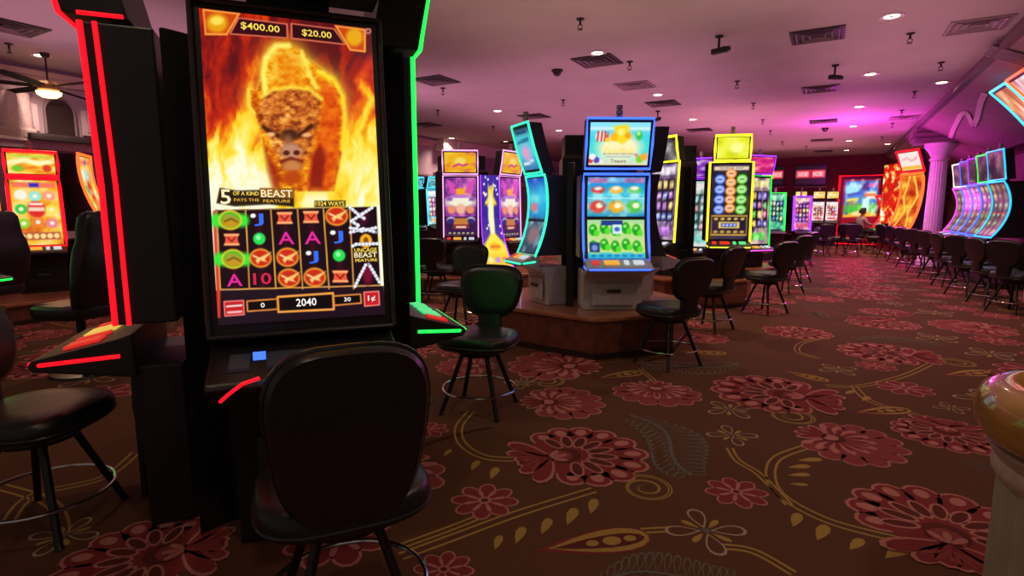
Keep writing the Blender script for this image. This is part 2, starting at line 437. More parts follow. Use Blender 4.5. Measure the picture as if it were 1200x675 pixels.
def stem(pts, gap=.028, w=.0065, one=False):
    c = spline([fl(*p) for p in pts]); M = Motif((0, 0), 0, 1, 1, -.6)
    USED.extend((x, y, .12) for x, y in c[::4])
    for sgn in ((0,) if one else (1, -1)):
        off = []
        for i, p in enumerate(c):
            a = c[max(i - 1, 0)]; b = c[min(i + 1, len(c) - 1)]; d = math.hypot(b[0] - a[0], b[1] - a[1]) or 1
            off.append((p[0] - (b[1] - a[1]) / d * gap * sgn * .8, p[1] + (b[0] - a[0]) / d * gap * sgn * .8))
        M.strip(off, w, C_GOLD, 1)
def droplet(a, b, w=.24): put(lambda M: M.drop(0, 0, 1, w, 0, C_GOLD, 1, 10), a, b)

put(big_flower, (622, 540), (748, 522)); put(round_flower, (948, 507), (1080, 540)); put(big_flower, (1118, 655), (1092, 574), lz=.2)
put(big_flower, (968, 470), (836, 450), -1); put(round_flower, (768, 450), (772, 479)); put(round_flower, (622, 472), (716, 470))
put(big_flower, (1108, 496), (1112, 528), lz=.2); put(big_flower, (1088, 419), (982, 408)); put(round_flower, (690, 432), (592, 421), lz=.2)
put(round_flower, (572, 430), (507, 427)); put(big_flower, (246, 640), (60, 672)); put(round_flower, (800, 396), (852, 393))
put(big_flower, (905, 388), (975, 392)); put(round_flower, (1175, 385), (1085, 382)); put(big_flower, (1060, 369), (1010, 362)); put(round_flower, (870, 362), (925, 366))
for c, r_ in (((568, 587), 40), ((863, 577), 36), ((502, 504), 24), ((1060, 455), 30), ((1026, 429), 22), ((520, 668), 36), ((960, 350), 26), ((1180, 440), 24)): putc(small_flower, c, r_, 15)
for c, r_, a in (((827, 622), 48, 10), ((855, 480), 30, 30), ((858, 510), 30, 5), ((982, 433), 24, 20), ((612, 449), 22, 0), ((75, 628), 40, 10), ((1115, 478), 20, 0)): putc(clover, c, r_, a)
for a, b in (((735, 484), (822, 552)), ((690, 690), (850, 668)), ((1118, 540), (1195, 560)), ((870, 425), (760, 432)), ((498, 462), (505, 480)), ((1000, 398), (1090, 400)), ((800, 366), (860, 376))): put(fern, a, b)
for a, b in (((622, 646), (757, 628)), ((995, 484), (1064, 480)), ((914, 433), (970, 447)), ((695, 444), (752, 436)), ((1100, 440), (1165, 436)), ((790, 412), (850, 414))): put(paisley, a, b)
for c, r_ in (((757, 572), 34), ((926, 488), 30), ((640, 447), 24), ((1120, 425), 22)): putc(spiral, c, r_, 60)
stem([(470, 652), (530, 630), (600, 604), (650, 588), (696, 574)]); stem([(470, 640), (520, 622), (560, 606), (575, 596)], .02)
stem([(950, 522), (912, 536), (903, 556), (915, 580), (960, 606), (1010, 622), (1090, 640)]); stem([(855, 525), (865, 540), (890, 556), (925, 592)], .02)
stem([(552, 482), (538, 500), (542, 520), (570, 536), (618, 538)]); stem([(830, 640), (880, 645), (930, 672)], .02); stem([(752, 622), (790, 620)], .02)
stem([(968, 452), (1010, 452), (1060, 440), (1095, 424)]); stem([(1000, 452), (1020, 470), (1070, 485), (1105, 497)]); stem([(968, 395), (940, 402), (935, 412), (960, 420)])
stem([(750, 432), (765, 445), (769, 452)], .02); stem([(0, 570), (60, 590), (75, 625)], .03); stem([(10, 610), (40, 580), (120, 560), (160, 530)]); stem([(160, 620), (225, 600), (230, 560)], .03)
for a, b in (((580, 645), (586, 628)), ((604, 638), (613, 618)), ((634, 627), (644, 608)), ((664, 616), (674, 596)), ((692, 603), (697, 585)), ((929, 618), (936, 602)), ((957, 634), (968, 616)),
             ((995, 645), (1010, 632)), ((1036, 655), (1062, 640)), ((922, 548), (948, 546)), ((922, 557), (948, 556)), ((924, 567), (946, 568)), ((934, 540), (962, 538)),
             ((552, 552), (560, 540)), ((575, 562), (582, 548)), ((520, 535), (528, 527)), ((990, 462), (1000, 458)), ((1010, 470), (1018, 465))): droplet(a, b)
# the same weave carried on over the rest of the hall
fr = random.Random(5); k = 0
kinds = [big_flower, clover, round_flower, paisley, small_flower, fern, round_flower, spiral, big_flower, small_flower]
def near_cam(x, y): return x * -SY + y * CY
gy = -1.0; row = 0
while gy < YB - .4:
    gx = XL + .3 + (.34 if row % 2 else 0)
    while gx < XR - .3:
        x, y = gx + fr.uniform(-.1, .1), gy + fr.uniform(-.1, .1)
        fn = kinds[(k * 3 + row * 7) % 10]; k += 1
        sz = {big_flower: .62, round_flower: .56, clover: .24, paisley: .48, small_flower: .24, fern: .6, spiral: .2}[fn] * fr.uniform(.9, 1.15)
        if all((x - ux) ** 2 + (y - uy) ** 2 > (ur + sz * .5) ** 2 for ux, uy, ur in USED):
            a = fr.uniform(0, 6.28)
            M = Motif((x - .4 * sz * math.cos(a), y - .4 * sz * math.sin(a)) if fn in (big_flower, round_flower, fern, paisley) else (x, y), a, sz, 1, fr.choice([0, .15, .3])); fn(M)
            if fn in (big_flower, round_flower):
                L = fr.uniform(.8, 1.3); bend = fr.choice([-.5, .5])
                pts = [(-t * L, bend * t * t) for t in [i / 10 for i in range(11)]]
                for o_ in (-.025, .025): M.strip([(px_, py_ + o_) for px_, py_ in pts], .009, C_GOLD, 0)
        gx += .68
    gy += .62; row += 1
flo = FL.build('floor', CARPET, smooth=False)
structure(flo)
# ------------------------------------------------------------------ things in the ceiling
TRIMW = mat('white_trim', (.62, .55, .52), .5, 0, .05, 10)
VENTD = mat('vent_dark', (.012, .008, .009), .6, 0, .1, 10)
VENTL = mat('vent_grey', (.30, .22, .24), .6, 0, .1, 10)
LAMP = emit('downlight_glow', (1, .82, .55), 9.0)
def lampat(name, loc, col, power, radius=.1, kind='POINT', rot=None, **kw):
    l = bpy.data.lights.new(name, kind); l.color = col; l.energy = power
    if kind in ('POINT', 'SPOT'): l.shadow_soft_size = radius
    for k_, v_ in kw.items(): setattr(l, k_, v_)
    o = bpy.data.objects.new(name, l); COL.objects.link(o); o.location = loc
    if rot: o.rotation_euler = rot
    return o
def make_downlight(label):
    t = thing('ceiling_downlight', label, 'light', group='round downlights in the ceiling')
    MB().lathe([(.085, -.004), (.125, -.012), (.13, 0), (.085, 0)], 24).build('trim_ring', TRIMW, t)
    MB().lathe([(.0, -.002), (.07, -.006), (.084, -.003), (.084, 0), (0, 0)], 24).build('lamp', LAMP, t)
    return t
DL = [(1045, 19, 'round downlight nearest at the top right, first of the right row'), (1020, 87, 'round downlight second from the front in the right row'), (1007, 125, 'round downlight third from the front in the right row'),
      (1000, 148, 'round downlight fourth from the front in the right row'), (995, 165, 'round downlight fifth from the front in the right row'), (992, 176, 'round downlight sixth and farthest in the right row'),
      (700, 62, 'round downlight touching the front of the black square vent above the blue machine'), (771, 111, 'round downlight just before a small dark vent, right of the blue machine sign'), (812, 140, 'small round downlight over the yellow-framed machine'),
      (583, 130, 'round downlight above the teal machine topper'), (529, 162, 'small round downlight over the left pink machine'), (655, 153, 'small round downlight behind the teal machine topper'),
      (48, 65, 'round downlight at far left in front of the ceiling fan'), (107, 100, 'round downlight at left beside the red light strip'), (1133, 94, 'unlit-looking small downlight near the soffit at right'),
      (593, 166, 'faint small downlight between the pink machines and teal machine'), (1053, 168, 'tiny downlight near the far end by the soffit')]
dl0 = None
for i, (px, py, lab) in enumerate(DL):
    p = P(px, py, CEIL)
    p.x = min(p.x, SOFX - .3)
    if dl0 is None: dl0 = make_downlight(lab); dl0.location = p
    else: dup(dl0, p, 0, lab, 'round downlights in the ceiling')
    l = lampat('downlight_lamp', (p.x, p.y, CEIL - .05), (1, .70, .52), 150 if i != 14 else 20, .07, 'SPOT', (0, 0, 0), spot_size=R(140), spot_blend=.8)
for x_, y_, e_ in ((1.0, .6, 62), (-1.6, .4, 26), (.9, 3.4, 62), (-3.4, 2.2, 40), (-6.5, 3.6, 60), (-6.0, 7.5, 70)):        # the same downlights overhead and to the left, above the frame
    lampat('downlight_lamp', (x_, y_, CEIL - .05), (1, .76, .56), e_, .07, 'SPOT', (0, 0, 0), spot_size=R(140), spot_blend=.8)
def make_vent(label, dark):
    t = thing('ceiling_vent', label, 'air vent', group='square vents in the ceiling')
    s = .30
    MB().box(-s, s, -s, s, -.006, 0).build('backing', VENTD if dark else VENTL, t, smooth=False)
    fr_ = MB()
    for a, b in ((s, s - .035),):
        for q in ((-a, a, -a, -b), (-a, a, b, a), (-a, -b, -b, b), (b, a, -b, b)): fr_.box(*q, -.016, -.006)
    fr_.build('frame', VENTD if dark else VENTL, t, smooth=False)
    for k_ in (.225, .15, .075):
        l_ = MB(); rings = []
        for r0, z in ((k_, -.010), (k_ + .012, -.024), (k_ + .020, -.024), (k_ + .008, -.010)):
            rings.append([(-r0, -r0, z), (r0, -r0, z), (r0, r0, z), (-r0, r0, z)])
        l_.loft(rings, True); l_.build('louvre_ring', mat('vent_louvre', (.16, .10, .11), .5) if dark else VENTL, t, smooth=False)
    return t
VT = [(958, 41, 1, 'large black square air vent left of the nearest downlight, upper right'), (700, 71, 1, 'black square air vent right behind the downlight above the blue machine'), (511, 94, 1, 'black square air vent beside the tall green light strip'),
      (744, 100, 0, 'pale grey flat return-air grille in the ceiling centre'), (777, 121, 1, 'small dark vent over the blue machine sign, right side'), (962, 104, 1, 'dark vent in the ceiling between right row downlights and yellow machine'),
      (965, 142, 1, 'thin dark vent farther behind, near the pink glow'), (626, 136, 1, 'small dark vent above the black tower between teal and blue machines'), (500, 146, 1, 'small dark vent above the pink machines, by the green strip'),
      (820, 152, 1, 'small dark vent over the yellow machine bank'), (600, 167, 1, 'tiny dark vent left of the teal topper'), (12, 31, 1, 'dark vent cut by the left edge of the picture, near the fan'),
      (963, 164, 1, 'tiny dark vent near the far end of the ceiling, middle'), (965, 177, 1, 'farthest tiny vent before the maroon wall'), (1084, 136, 0, 'pale grille in the magenta lit ceiling by the soffit'), (1172, 26, 0, 'large grey hatch panel in the top right corner')]
v0 = {}
for px, py, dark, lab in VT:
    p = P(px, py, CEIL); p.x = min(p.x, SOFX - .45)
    if dark not in v0: v0[dark] = make_vent(lab, dark); v0[dark].location = p
    else: dup(v0[dark], p, 0, lab, 'square vents in the ceiling')
# sprinklers
def make_sprinkler(label):
    t = thing('fire_sprinkler', label, 'sprinkler', group='small sprinklers in the ceiling')
    MB().lathe([(0, 0), (.05, 0), (.045, -.012), (.014, -.02), (.012, -.07), (0, -.07)], 12).build('escutcheon', VENTD, t)
    b = MB()
    for s in (-1, 1): b.tube([(s * .012, 0, -.06), (s * .03, 0, -.085), (s * .008, 0, -.115)], .005, 6)
    b.build('yoke', VENTD, t); MB().lathe([(0, -.115), (.032, -.115), (.03, -.121), (0, -.121)], 12).build('deflector', VENTD, t)
    return t
SPK = [(680, 22, 'nearest sprinkler, alone at the top centre of the ceiling'), (738, 72, 'sprinkler right of the black vent above the blue machine'), (519, 103, 'sprinkler behind the black vent by the green strip'), (513, 129, 'sprinkler above the pink machines'),
       (578, 148, 'sprinkler left of the teal topper'), (660, 117, 'sprinkler in the ceiling left of the blue machine sign'), (1067, 39, 'sprinkler at top right, beyond the nearest downlight'), (1072, 107, 'sprinkler right of the second downlight of the right row'), (1057, 129, 'sprinkler in the magenta glow'),
       (1046, 144, 'farther sprinkler in the magenta glow'), (864, 95, 'sprinkler above the yellow machine, nearest of its line'), (883, 121, 'second sprinkler above the yellow machine'), (894, 140, 'third sprinkler above the yellow machine'), (903, 153, 'fourth sprinkler behind the yellow machine'),
       (1103, 73, 'sprinkler near the soffit at upper right'), (1034, 160, 'tiny far sprinkler in the right ceiling'), (487, 158, 'tiny sprinkler beside the green strip'), (10, 51, 'sprinkler at far left between vent and fan'), (917, 166, 'tiny far sprinkler left of the last vents'), (945, 171, 'tiny far sprinkler by the farthest downlights')]
s0 = None
for px, py, lab in SPK:
    p = P(px, py, CEIL); p.x = min(p.x, SOFX - .15)
    if s0 is None: s0 = make_sprinkler(lab); s0.location = p
    else: dup(s0, p, 0, lab, 'small sprinklers in the ceiling')
# dome cameras and hanging cameras
for px, py, lab in ((653, 82, 'small black dome camera above the black tower of the centre bank'), (967, 150, 'tiny black dome camera farther back by the right row of downlights'), (700, 140, 'black dome camera just behind the blue machine sign')):
    t = thing('dome_camera', lab, 'camera', P(px, py, CEIL), 0, 'dome cameras on the ceiling')
    MB().lathe([(0, 0), (.09, 0), (.09, -.025), (.07, -.03)], 20).build('housing', VENTD, t)
    MB().lathe([(.068, -.028), (.062, -.06), (.045, -.085), (.02, -.097), (0, -.1)], 20).build('dome', BLACK_GLOSS, t)
for px, py, rz, s, lab in ((843, 42, 1.2, 1.0, 'black camera hanging on a stalk near the top, left of the big vent'), (979, 76, 2.4, 1.0, 'dark double camera hanging beside the second right row downlight'), (771, 130, .6, 1.0, 'small dark camera hanging over the right edge of the blue machine sign')):
    t = thing('security_camera', lab, 'camera', P(px, py, CEIL), rz, 'stalk cameras under the ceiling'); t.scale = (s,) * 3
    MB().lathe([(0, 0), (.05, 0), (.05, -.02), (.015, -.03), (.015, -.16), (0, -.16)], 14).build('mount', VENTD, t)
    b = MB(); b.box(-.035, .035, -.12, .09, -.215, -.15); b.build('body', VENTD, t, bevel=.008)
    MB().lathe([(0, 0), (.03, 0), (.03, .03), (0, .03)], 14).build('lens', BLACK_GLOSS, t).matrix_local = Matrix.Translation((0, -.12, -.18)) @ Matrix.Rotation(R(90), 4, 'X')
# louvre plate on the soffit
def RB_(px, py, off=0.0):                  # where a pixel's ray meets the sloping bulkhead on the right
    a, b = (px - 600) / FPX, (337.5 - py) / FPX
    d = W(a, CP + b * SP); d.z = b * CP - SP
    nn = Vector((SOFZ - 2.75, 0, 3.3 - SOFX)).normalized(); t_ = nn.dot(Vector((SOFX, 0, SOFZ)) - Vector((0, 0, HC))) / nn.dot(d)
    return Vector((0, 0, HC)) + d * t_ - nn * off
p = RB_(1189, 66)
t = thing('soffit_vent', 'pale slatted vent on the sloping mauve bulkhead at upper right edge', 'air vent', p, 0); t.rotation_euler = (0, math.atan2(SOFZ - 2.75, 3.3 - SOFX), 0)
MB().box(-.3, .3, -.25, .25, -.008, 0).build('backing', VENTD, t, smooth=False)
b = MB()
for k_ in range(6): b.box(-.3, .3, -.24 + k_ * .085, -.20 + k_ * .085, -.03, -.008)
b.build('slat_panel', VENTL, t, smooth=False)

# ------------------------------------------------------------------ ceiling fan, niche and ledge on the left wall
def RX(px, py, X0):
    a, b = (px - 600) / FPX, (337.5 - py) / FPX
    up = b * CP - SP; fw = CP + b * SP
    d = W(a, fw); t_ = X0 / d.x
    return Vector((X0, d.y * t_, HC + up * t_))
fanp = P(56, 84, CEIL); ff = CF(56, 84, CEIL)[1]
ff = 8.2; fx = XF(58, ff, 3); fanp = W(fx, ff, CEIL); zf = ZF(107, ff)
t = thing('ceiling_fan', 'dark bladed ceiling fan with a glowing amber light at far left', 'fan', (fanp.x, fanp.y, CEIL))
MB().lathe([(0, 0), (.06, 0), (.05, -.05), (.012, -.07), (.012, zf - CEIL + .12), (0, zf - CEIL + .12)], 14).build('downrod', VENTD, t)
zz = zf - CEIL
MB().lathe([(0, zz + .14), (.09, zz + .13), (.13, zz + .08), (.13, zz + .02), (.10, zz), (0, zz)], 20).build('motor', mat('fan_amber', (.30, .16, .04), .4, .3), t)
MB().lathe([(.11, zz), (.15, zz - .01), (.14, zz - .05), (.09, zz - .085), (0, zz - .1)], 20).build('light_bowl', emit('fan_light', (1, .70, .28), 3.2), t)
for k_ in range(6):
    b = MB(); q = MB(); a = k_ * math.pi / 3 + .15; n = 6
    rings = []
    for i in range(n + 1):
        r_ = .16 + .80 * i / n; w_ = .055 + .02 * math.sin(math.pi * i / n)
        rings.append([(r_, -w_, zz + .055 - .01), (r_, w_, zz + .055 + .012), (r_, w_, zz + .063 + .012), (r_, -w_, zz + .063 - .01)])
    o = b.loft(rings).build('blade', mat('fan_blade', (.008, .005, .005), .9, spec=.1), t); o.rotation_euler = (0, 0, a)
lampat('fan_lamp', (fanp.x, fanp.y, zf - .2), (1, .72, .4), 4, .1)
# arched niche with dark glass, shutters, ledge
X0 = XL
c0 = RX(70, 150, X0)
def wall_yz(px, py): v = RX(px, py, X0); return v.y, v.z
yl, _ = wall_yz(52, 140); yr, _ = wall_yz(87, 140); _, zb = wall_yz(70, 158); _, zt = wall_yz(70, 116)
if yl > yr: yl, yr = yr, yl
t = thing('wall_niche', 'arched dark glass niche high on the pale left wall behind the fan', 'niche', (X0, (yl + yr) / 2, zb))
hw = (yr - yl) / 2; h = zt - zb
arch = [(hw, 0), (hw, h * .6)] + [(hw * math.cos(a_), h * .6 + h * .4 * math.sin(a_)) for a_ in [math.pi * i / 12 for i in range(1, 12)]] + [(-hw, h * .6), (-hw, 0)]
b = MB(); n = len(arch)
b.add([(.02, y, z) for y, z in arch] + [(.0, y, z) for y, z in arch], [tuple(range(n)), tuple(range(2 * n - 1, n - 1, -1))] + [(i, (i + 1) % n, (i + 1) % n + n, i + n) for i in range(n)])
b.build('glass', mat('dark_mirror', (.06, .04, .04), .12, .5, .05, 5), t)
MB().tube([(.03, y, z) for y, z in arch], .02, 8).build('arch_frame', mat('arch_paint', (.20, .14, .16), .6), t)
for s in (-1, 1):
    t2 = thing('wall_shutter', 'pale louvred shutter panel on the %s side of the arched niche' % ('near' if s < 0 else 'far'), 'shutter', (X0, (yl + yr) / 2 + s * (hw + .36), zb + .02), 0, 'shutters beside the niche')
    MB().box(0, .05, -.27, .27, 0, h * .72).build('panel', mat('shutter_paint', (.58, .46, .52), .6, 0, .04, 5), t2, bevel=.01)
    b = MB()
    for k_ in range(9): b.box(.05, .065, -.21, .21, .06 + k_ * h * .07, .06 + k_ * h * .07 + .035)
    b.build('louvre_slats', mat('shutter_paint'  , (.58, .46, .52)), t2, smooth=False)
b = MB(); ya, yb_ = (yl + yr) / 2 - hw * 2.6, (yl + yr) / 2 + hw * 2.6
b.box(X0, X0 + .35, ya, yb_, zb - .14, zb - .04)
tag(b.build('wall_shelf', mat('ledge_dark', (.03, .02, .025), .5), bevel=.012), 'long dark ledge under the arched niche on the left wall', 'ledge')
_, zc1 = wall_yz(70, 166); _, zc0 = wall_yz(70, 177)
mb = MB(); mb.prism_z([(X0, YN), (X0 + .22, YN), (X0 + .22, YB), (X0, YB)], zc0 + .1, zc1); mb.prism_z([(X0, YN), (X0 + .12, YN), (X0 + .12, YB), (X0, YB)], zc0, zc0 + .1)
structure(mb.build('trim_5', mat('cornice_paint', (.70, .56, .62), .6), smooth=False))
for i, px in enumerate((8, 24)):
    v = RX(px, 140, X0)
    mb = MB(); mb.lathe([(.16, zc1), (.16, zc1 + .1), (.12, zc1 + .14), (.11, CEIL - .45), (.16, CEIL - .40), (.18, CEIL - .27)], 16)
    structure(mb.build('trim_%d' % (6 + i), mat('pilaster_paint', (.44, .31, .33), .7), loc=(X0 + .08, v.y, 0)))
# ------------------------------------------------------------------ slot machines
def lerp_path(prof, s):
    L = [0]
    for a, b in zip(prof[:-1], prof[1:]): L.append(L[-1] + math.hypot(b[0] - a[0], b[1] - a[1]))
    d = s * L[-1]
    for i in range(len(prof) - 1):
        if d <= L[i + 1] or i == len(prof) - 2:
            t = (d - L[i]) / (L[i + 1] - L[i]); a, b = prof[i], prof[i + 1]
            return (a[0] + (b[0] - a[0]) * t, a[1] + (b[1] - a[1]) * t)
def surf_of(prof, w, s0, s1, mx, off=.006):
    def f(u, v):
        s = s0 + (s1 - s0) * v
        y, z = lerp_path(prof, s); a = lerp_path(prof, max(0, s - .02)); b = lerp_path(prof, min(1, s + .02))
        ty, tz = b[0] - a[0], b[1] - a[1]; d = math.hypot(ty, tz)
        return ((u - .5) * (w - 2 * mx), y - tz / d * off, z + ty / d * off)
    return f
def curve(y0, z0, y1, z1, sag, n=10):       # from bottom to top, sagging back in the middle
    return [(y0 + (y1 - y0) * i / n + sag * 4 * (i / n) * (1 - i / n), z0 + (z1 - z0) * i / n) for i in range(n + 1)]
def head(t, name, prof, w, thick, screens, led_c, led_r, body=BLACK, loop=True, led_mode='loop', taper=None):
    """a lit head of a machine: body slab behind the profile, light strip along its edge, screens"""
    b = MB()
    back = [(y + thick, z) for y, z in prof] if taper is None else [(taper, z) for y, z in prof]
    b.prism_x(prof + back[::-1], -w / 2, w / 2)
    hd = b.build(name, body, t, smooth=False, bevel=.008)
    if led_c:
        e = .004
        path = [(y - e, z) for y, z in prof]
        lb = MB()
        if led_mode == 'sides':
            lb.tube([(-w / 2, y, z) for y, z in path], led_r, 6)
            MB().tube([(w / 2, y, z) for y, z in path], led_r, 6).build('light_strip', led(led_c), hd)
        else:
            x = w / 2 - led_r * .3
            pts = [(-x, y, z) for y, z in path] + [(x, y, z) for y, z in path[::-1]]
            lb.tube(pts, led_r, 6, True)
        lb.build('light_strip', led(led_c), hd)
    for sc_ in screens:
        s0, s1, mx, nx, ny, art, st, tx = sc_
        screen_mesh('screen', surf_of(prof, w, s0, s1, mx), nx, ny, art, st, tx, hd)
    return hd
def machine(label, loc, rz, group=None, w=.64, deck_z=.78, base_y=.10, depth=.55, prof=None, screens=(), led_c='blue', led_r=.012, led_mode='loop',
            top=None, deck_d=.20, deck_led=None, body=BLACK, base_mat=None, candle=True, thick=None, detail=True, base_w=None, deck_btn=('white', 'orange'), name='slot_machine', taper=True):
    t = thing(name, label, 'slot machine', loc, rz, group)
    base_mat = base_mat or body
    bw = base_w or w * .92
    # pedestal
    b = MB(); y0 = prof[0][0]
    b.prism_x([(base_y, 0), (base_y, deck_z * .35), (base_y - .03, deck_z * .7), (y0 + .02, deck_z - .06), (depth, deck_z - .06), (depth, 0)], -bw / 2, bw / 2)
    ped = b.build('pedestal', base_mat, t, smooth=False, bevel=.012)
    if detail:
        d = MB(); d.box(-bw * .36, bw * .36, base_y - .045, base_y - .02, deck_z * .12, deck_z * .60); d.build('belly_door', base_mat, ped, bevel=.012)
        d = MB(); d.box(-.07, .07, base_y - .065, base_y - .04, deck_z * .40, deck_z * .47); d.build('ticket_slot', DARKGREY, ped, bevel=.006)
    # deck
    b = MB(); dk = [(y0 + .05, deck_z + .09), (y0 - .01, deck_z + .07), (y0 - deck_d, deck_z + .005), (y0 - deck_d - .015, deck_z - .015), (y0 - deck_d, deck_z - .04), (y0 + .05, deck_z - .10)]
    b.prism_x(dk, -w * .49, w * .49); deck = b.build('button_deck', base_mat, t, smooth=False, bevel=.008)
    if deck_led:
        lb = MB(); lb.tube([(-w * .49, y0 + .0, deck_z + .0), (-w * .49, y0 - deck_d * .9, deck_z - .012), (-w * .44, y0 - deck_d - .015, deck_z - .016), (w * .44, y0 - deck_d - .015, deck_z - .016), (w * .49, y0 - deck_d * .9, deck_z - .012), (w * .49, y0, deck_z)], .009, 6)
        lb.build('deck_light_strip', led(deck_led), deck)
    if detail:
        def dz(y): q = (y - (y0 - deck_d)) / (deck_d - .01); return deck_z + .005 + .065 * q
        for k_, (x, sx, c_) in enumerate(((-.34, .10, 'dim' if deck_btn[1] == 'dim' else 'red'), (-.10, .22, deck_btn[1]), (.12, .07, deck_btn[0]), (.30, .15, deck_btn[0]))):
            ya, yb_ = y0 - deck_d * .72, y0 - deck_d * .30
            q = MB(); x0, x1 = (x - sx / 2) * w, (x + sx / 2) * w
            q.add([(x0, ya, dz(ya)), (x1, ya, dz(ya)), (x1, yb_, dz(yb_)), (x0, yb_, dz(yb_)), (x0, ya, dz(ya) + .012), (x1, ya, dz(ya) + .012), (x1, yb_, dz(yb_) + .012), (x0, yb_, dz(yb_) + .012)],
                  [(3, 2, 1, 0), (4, 5, 6, 7), (0, 1, 5, 4), (1, 2, 6, 5), (2, 3, 7, 6), (3, 0, 4, 7)])
            q.build('button', emit('button_' + c_, {'red': (.8, .03, .02), 'white': (.7, .75, .85), 'orange': (1, .45, .05), 'green': (.1, .9, .3), 'blue': (.05, .2, 1), 'dim': (.012, .012, .016), 'gold': (.9, .6, .1)}[c_], .8), deck)
    head(t, 'cabinet', prof, w, thick or .2, screens, led_c, led_r, body, led_mode=led_mode, taper=depth if taper else None)
    ztop = prof[-1][1]
    if top:
        head(t, 'topper', top['prof'], top['w'], top.get('thick', .16), top['screens'], top.get('led', led_c), led_r, body)
        if top['prof'][0][1] - ztop > .005:
            b = MB(); ym = prof[-1][0]; b.box(-w * .22, w * .22, ym + .05, ym + .14, ztop - .02, top['prof'][0][1] + .06); b.build('topper_bracket', body, t, smooth=False)
        ztop = top['prof'][-1][1]; yt = top['prof'][-1][0] + .07
    else: yt = prof[-1][0] + .1
    if candle:
        c_ = MB(); c_.lathe([(0, 0), (.03, 0), (.03, .035), (.02, .04), (.02, .05), (.032, .05), (.032, .085), (.02, .09), (.02, .10), (.03, .10), (.03, .13), (0, .135)], 12, c=(0, 0, -.002))
        c_.build('signal_candle', mat('candle_plastic', (.45, .32, .33), .4), t, loc=(0, yt, ztop))
    return t

# --- pictures on the screens
def reels(cols, rows, pal, bg=(20, 15, 40), line=(200, 170, 90), y0=.0, y1=1.0, seed=1, x0=.03, x1=.97):
    def f(A):
        r_ = random.Random(seed); A.rect(x0, y0, x1, y1, bg, .01)
        cw, rh = (x1 - x0) / cols, (y1 - y0) / rows
        for i in range(cols):
            for j in range(rows):
                c_ = r_.choice(pal); cx, cy = x0 + (i + .5) * cw, y0 + (j + .5) * rh
                k_ = r_.random()
                if k_ < .55: A.ell(cx, cy, cw * .36, rh * .36, c_, .25); A.ell(cx, cy + rh * .05, cw * .16, rh * .16, [min(255, v + 90) for v in c_], .4)
                else: A.rect(cx - cw * .33, cy - rh * .33, cx + cw * .33, cy + rh * .33, c_, .02); A.line([(cx - cw * .2, cy), (cx + cw * .2, cy)], rh * .16, [min(255, v + 100) for v in c_])
        for i in range(cols + 1): A.line([(x0 + i * cw, y0), (x0 + i * cw, y1)], .012, line)
    return f
def blend(*fs):
    def f(A):
        for g in fs: g(A)
    return f
def glow(c0, c1, c2, seed=3, sx=3, sy=4):
    def f(A):
        n_ = fbm(A.X * sx, A.Y * sy, seed); A.C[:] = A.ramp(np.clip((n_ - .25) * 2, 0, 1), [(0, c0), (.5, c1), (1, c2)])
    return f
def bars(y, h, c_):
    return lambda A: A.rect(.05, y, .95, y + h, c_, .01)

def art_pink(A):
    glow((70, 25, 110), (200, 90, 190), (255, 200, 160), 5)(A)
    A.ell(.5, .58, .5, .10, (255, 250, 225), .7); A.ell(.5, .76, .22, .06, (255, 175, 40), .4)
    for s in (-1, 1):
        A.poly([(.5 + s * .46, .97), (.5 + s * .30, .94), (.5 + s * .12, .74), (.5 + s * .30, .72)], (230, 80, 190), .03)
        A.ell(.5 + s * .30, .45, .13, .07, (250, 150, 110), .4); A.rect(.5 + s * .36 - .09, .60, .5 + s * .36 + .09, .66, (150, 90, 190), .03)
    A.ell(.5, .68, .3, .03, (200, 120, 220), .5); A.ell(.5, .46, .16, .09, (255, 190, 160), .5)
    A.rect(.0, .0, 1, .33, (58, 22, 78), .02)
    for s in (-1, 1): A.ell(.5 + s * .32, .27, .14, .055, (200, 190, 230), .3); A.ell(.5 + s * .32, .25, .13, .045, (60, 40, 120), .4)
    A.poly([(.30, .30), (.70, .30), (.76, .13), (.24, .13)], (205, 130, 60), .02); A.rect(.26, .11, .74, .19, (130, 20, 35), .02); A.rect(.33, .13, .67, .165, (250, 220, 190), .02)
    A.rect(.05, .02, .95, .06, (30, 20, 40), .01)
    for i in range(6): A.ell(.14 + i * .145, .04, .05, .015, (200, 180, 150), .5)
def art_pink_top(A):
    glow((200, 70, 160), (250, 170, 30), (255, 215, 60), 8, 3, 3)(A); A.rect(.16, .2, .84, .82, (250, 185, 25), .1)
    A.ell(.5, .55, .18, .2, (255, 225, 110), .6); A.line([(.3, .3), (.45, .42), (.6, .33), (.72, .42)], .09, (225, 60, 140))
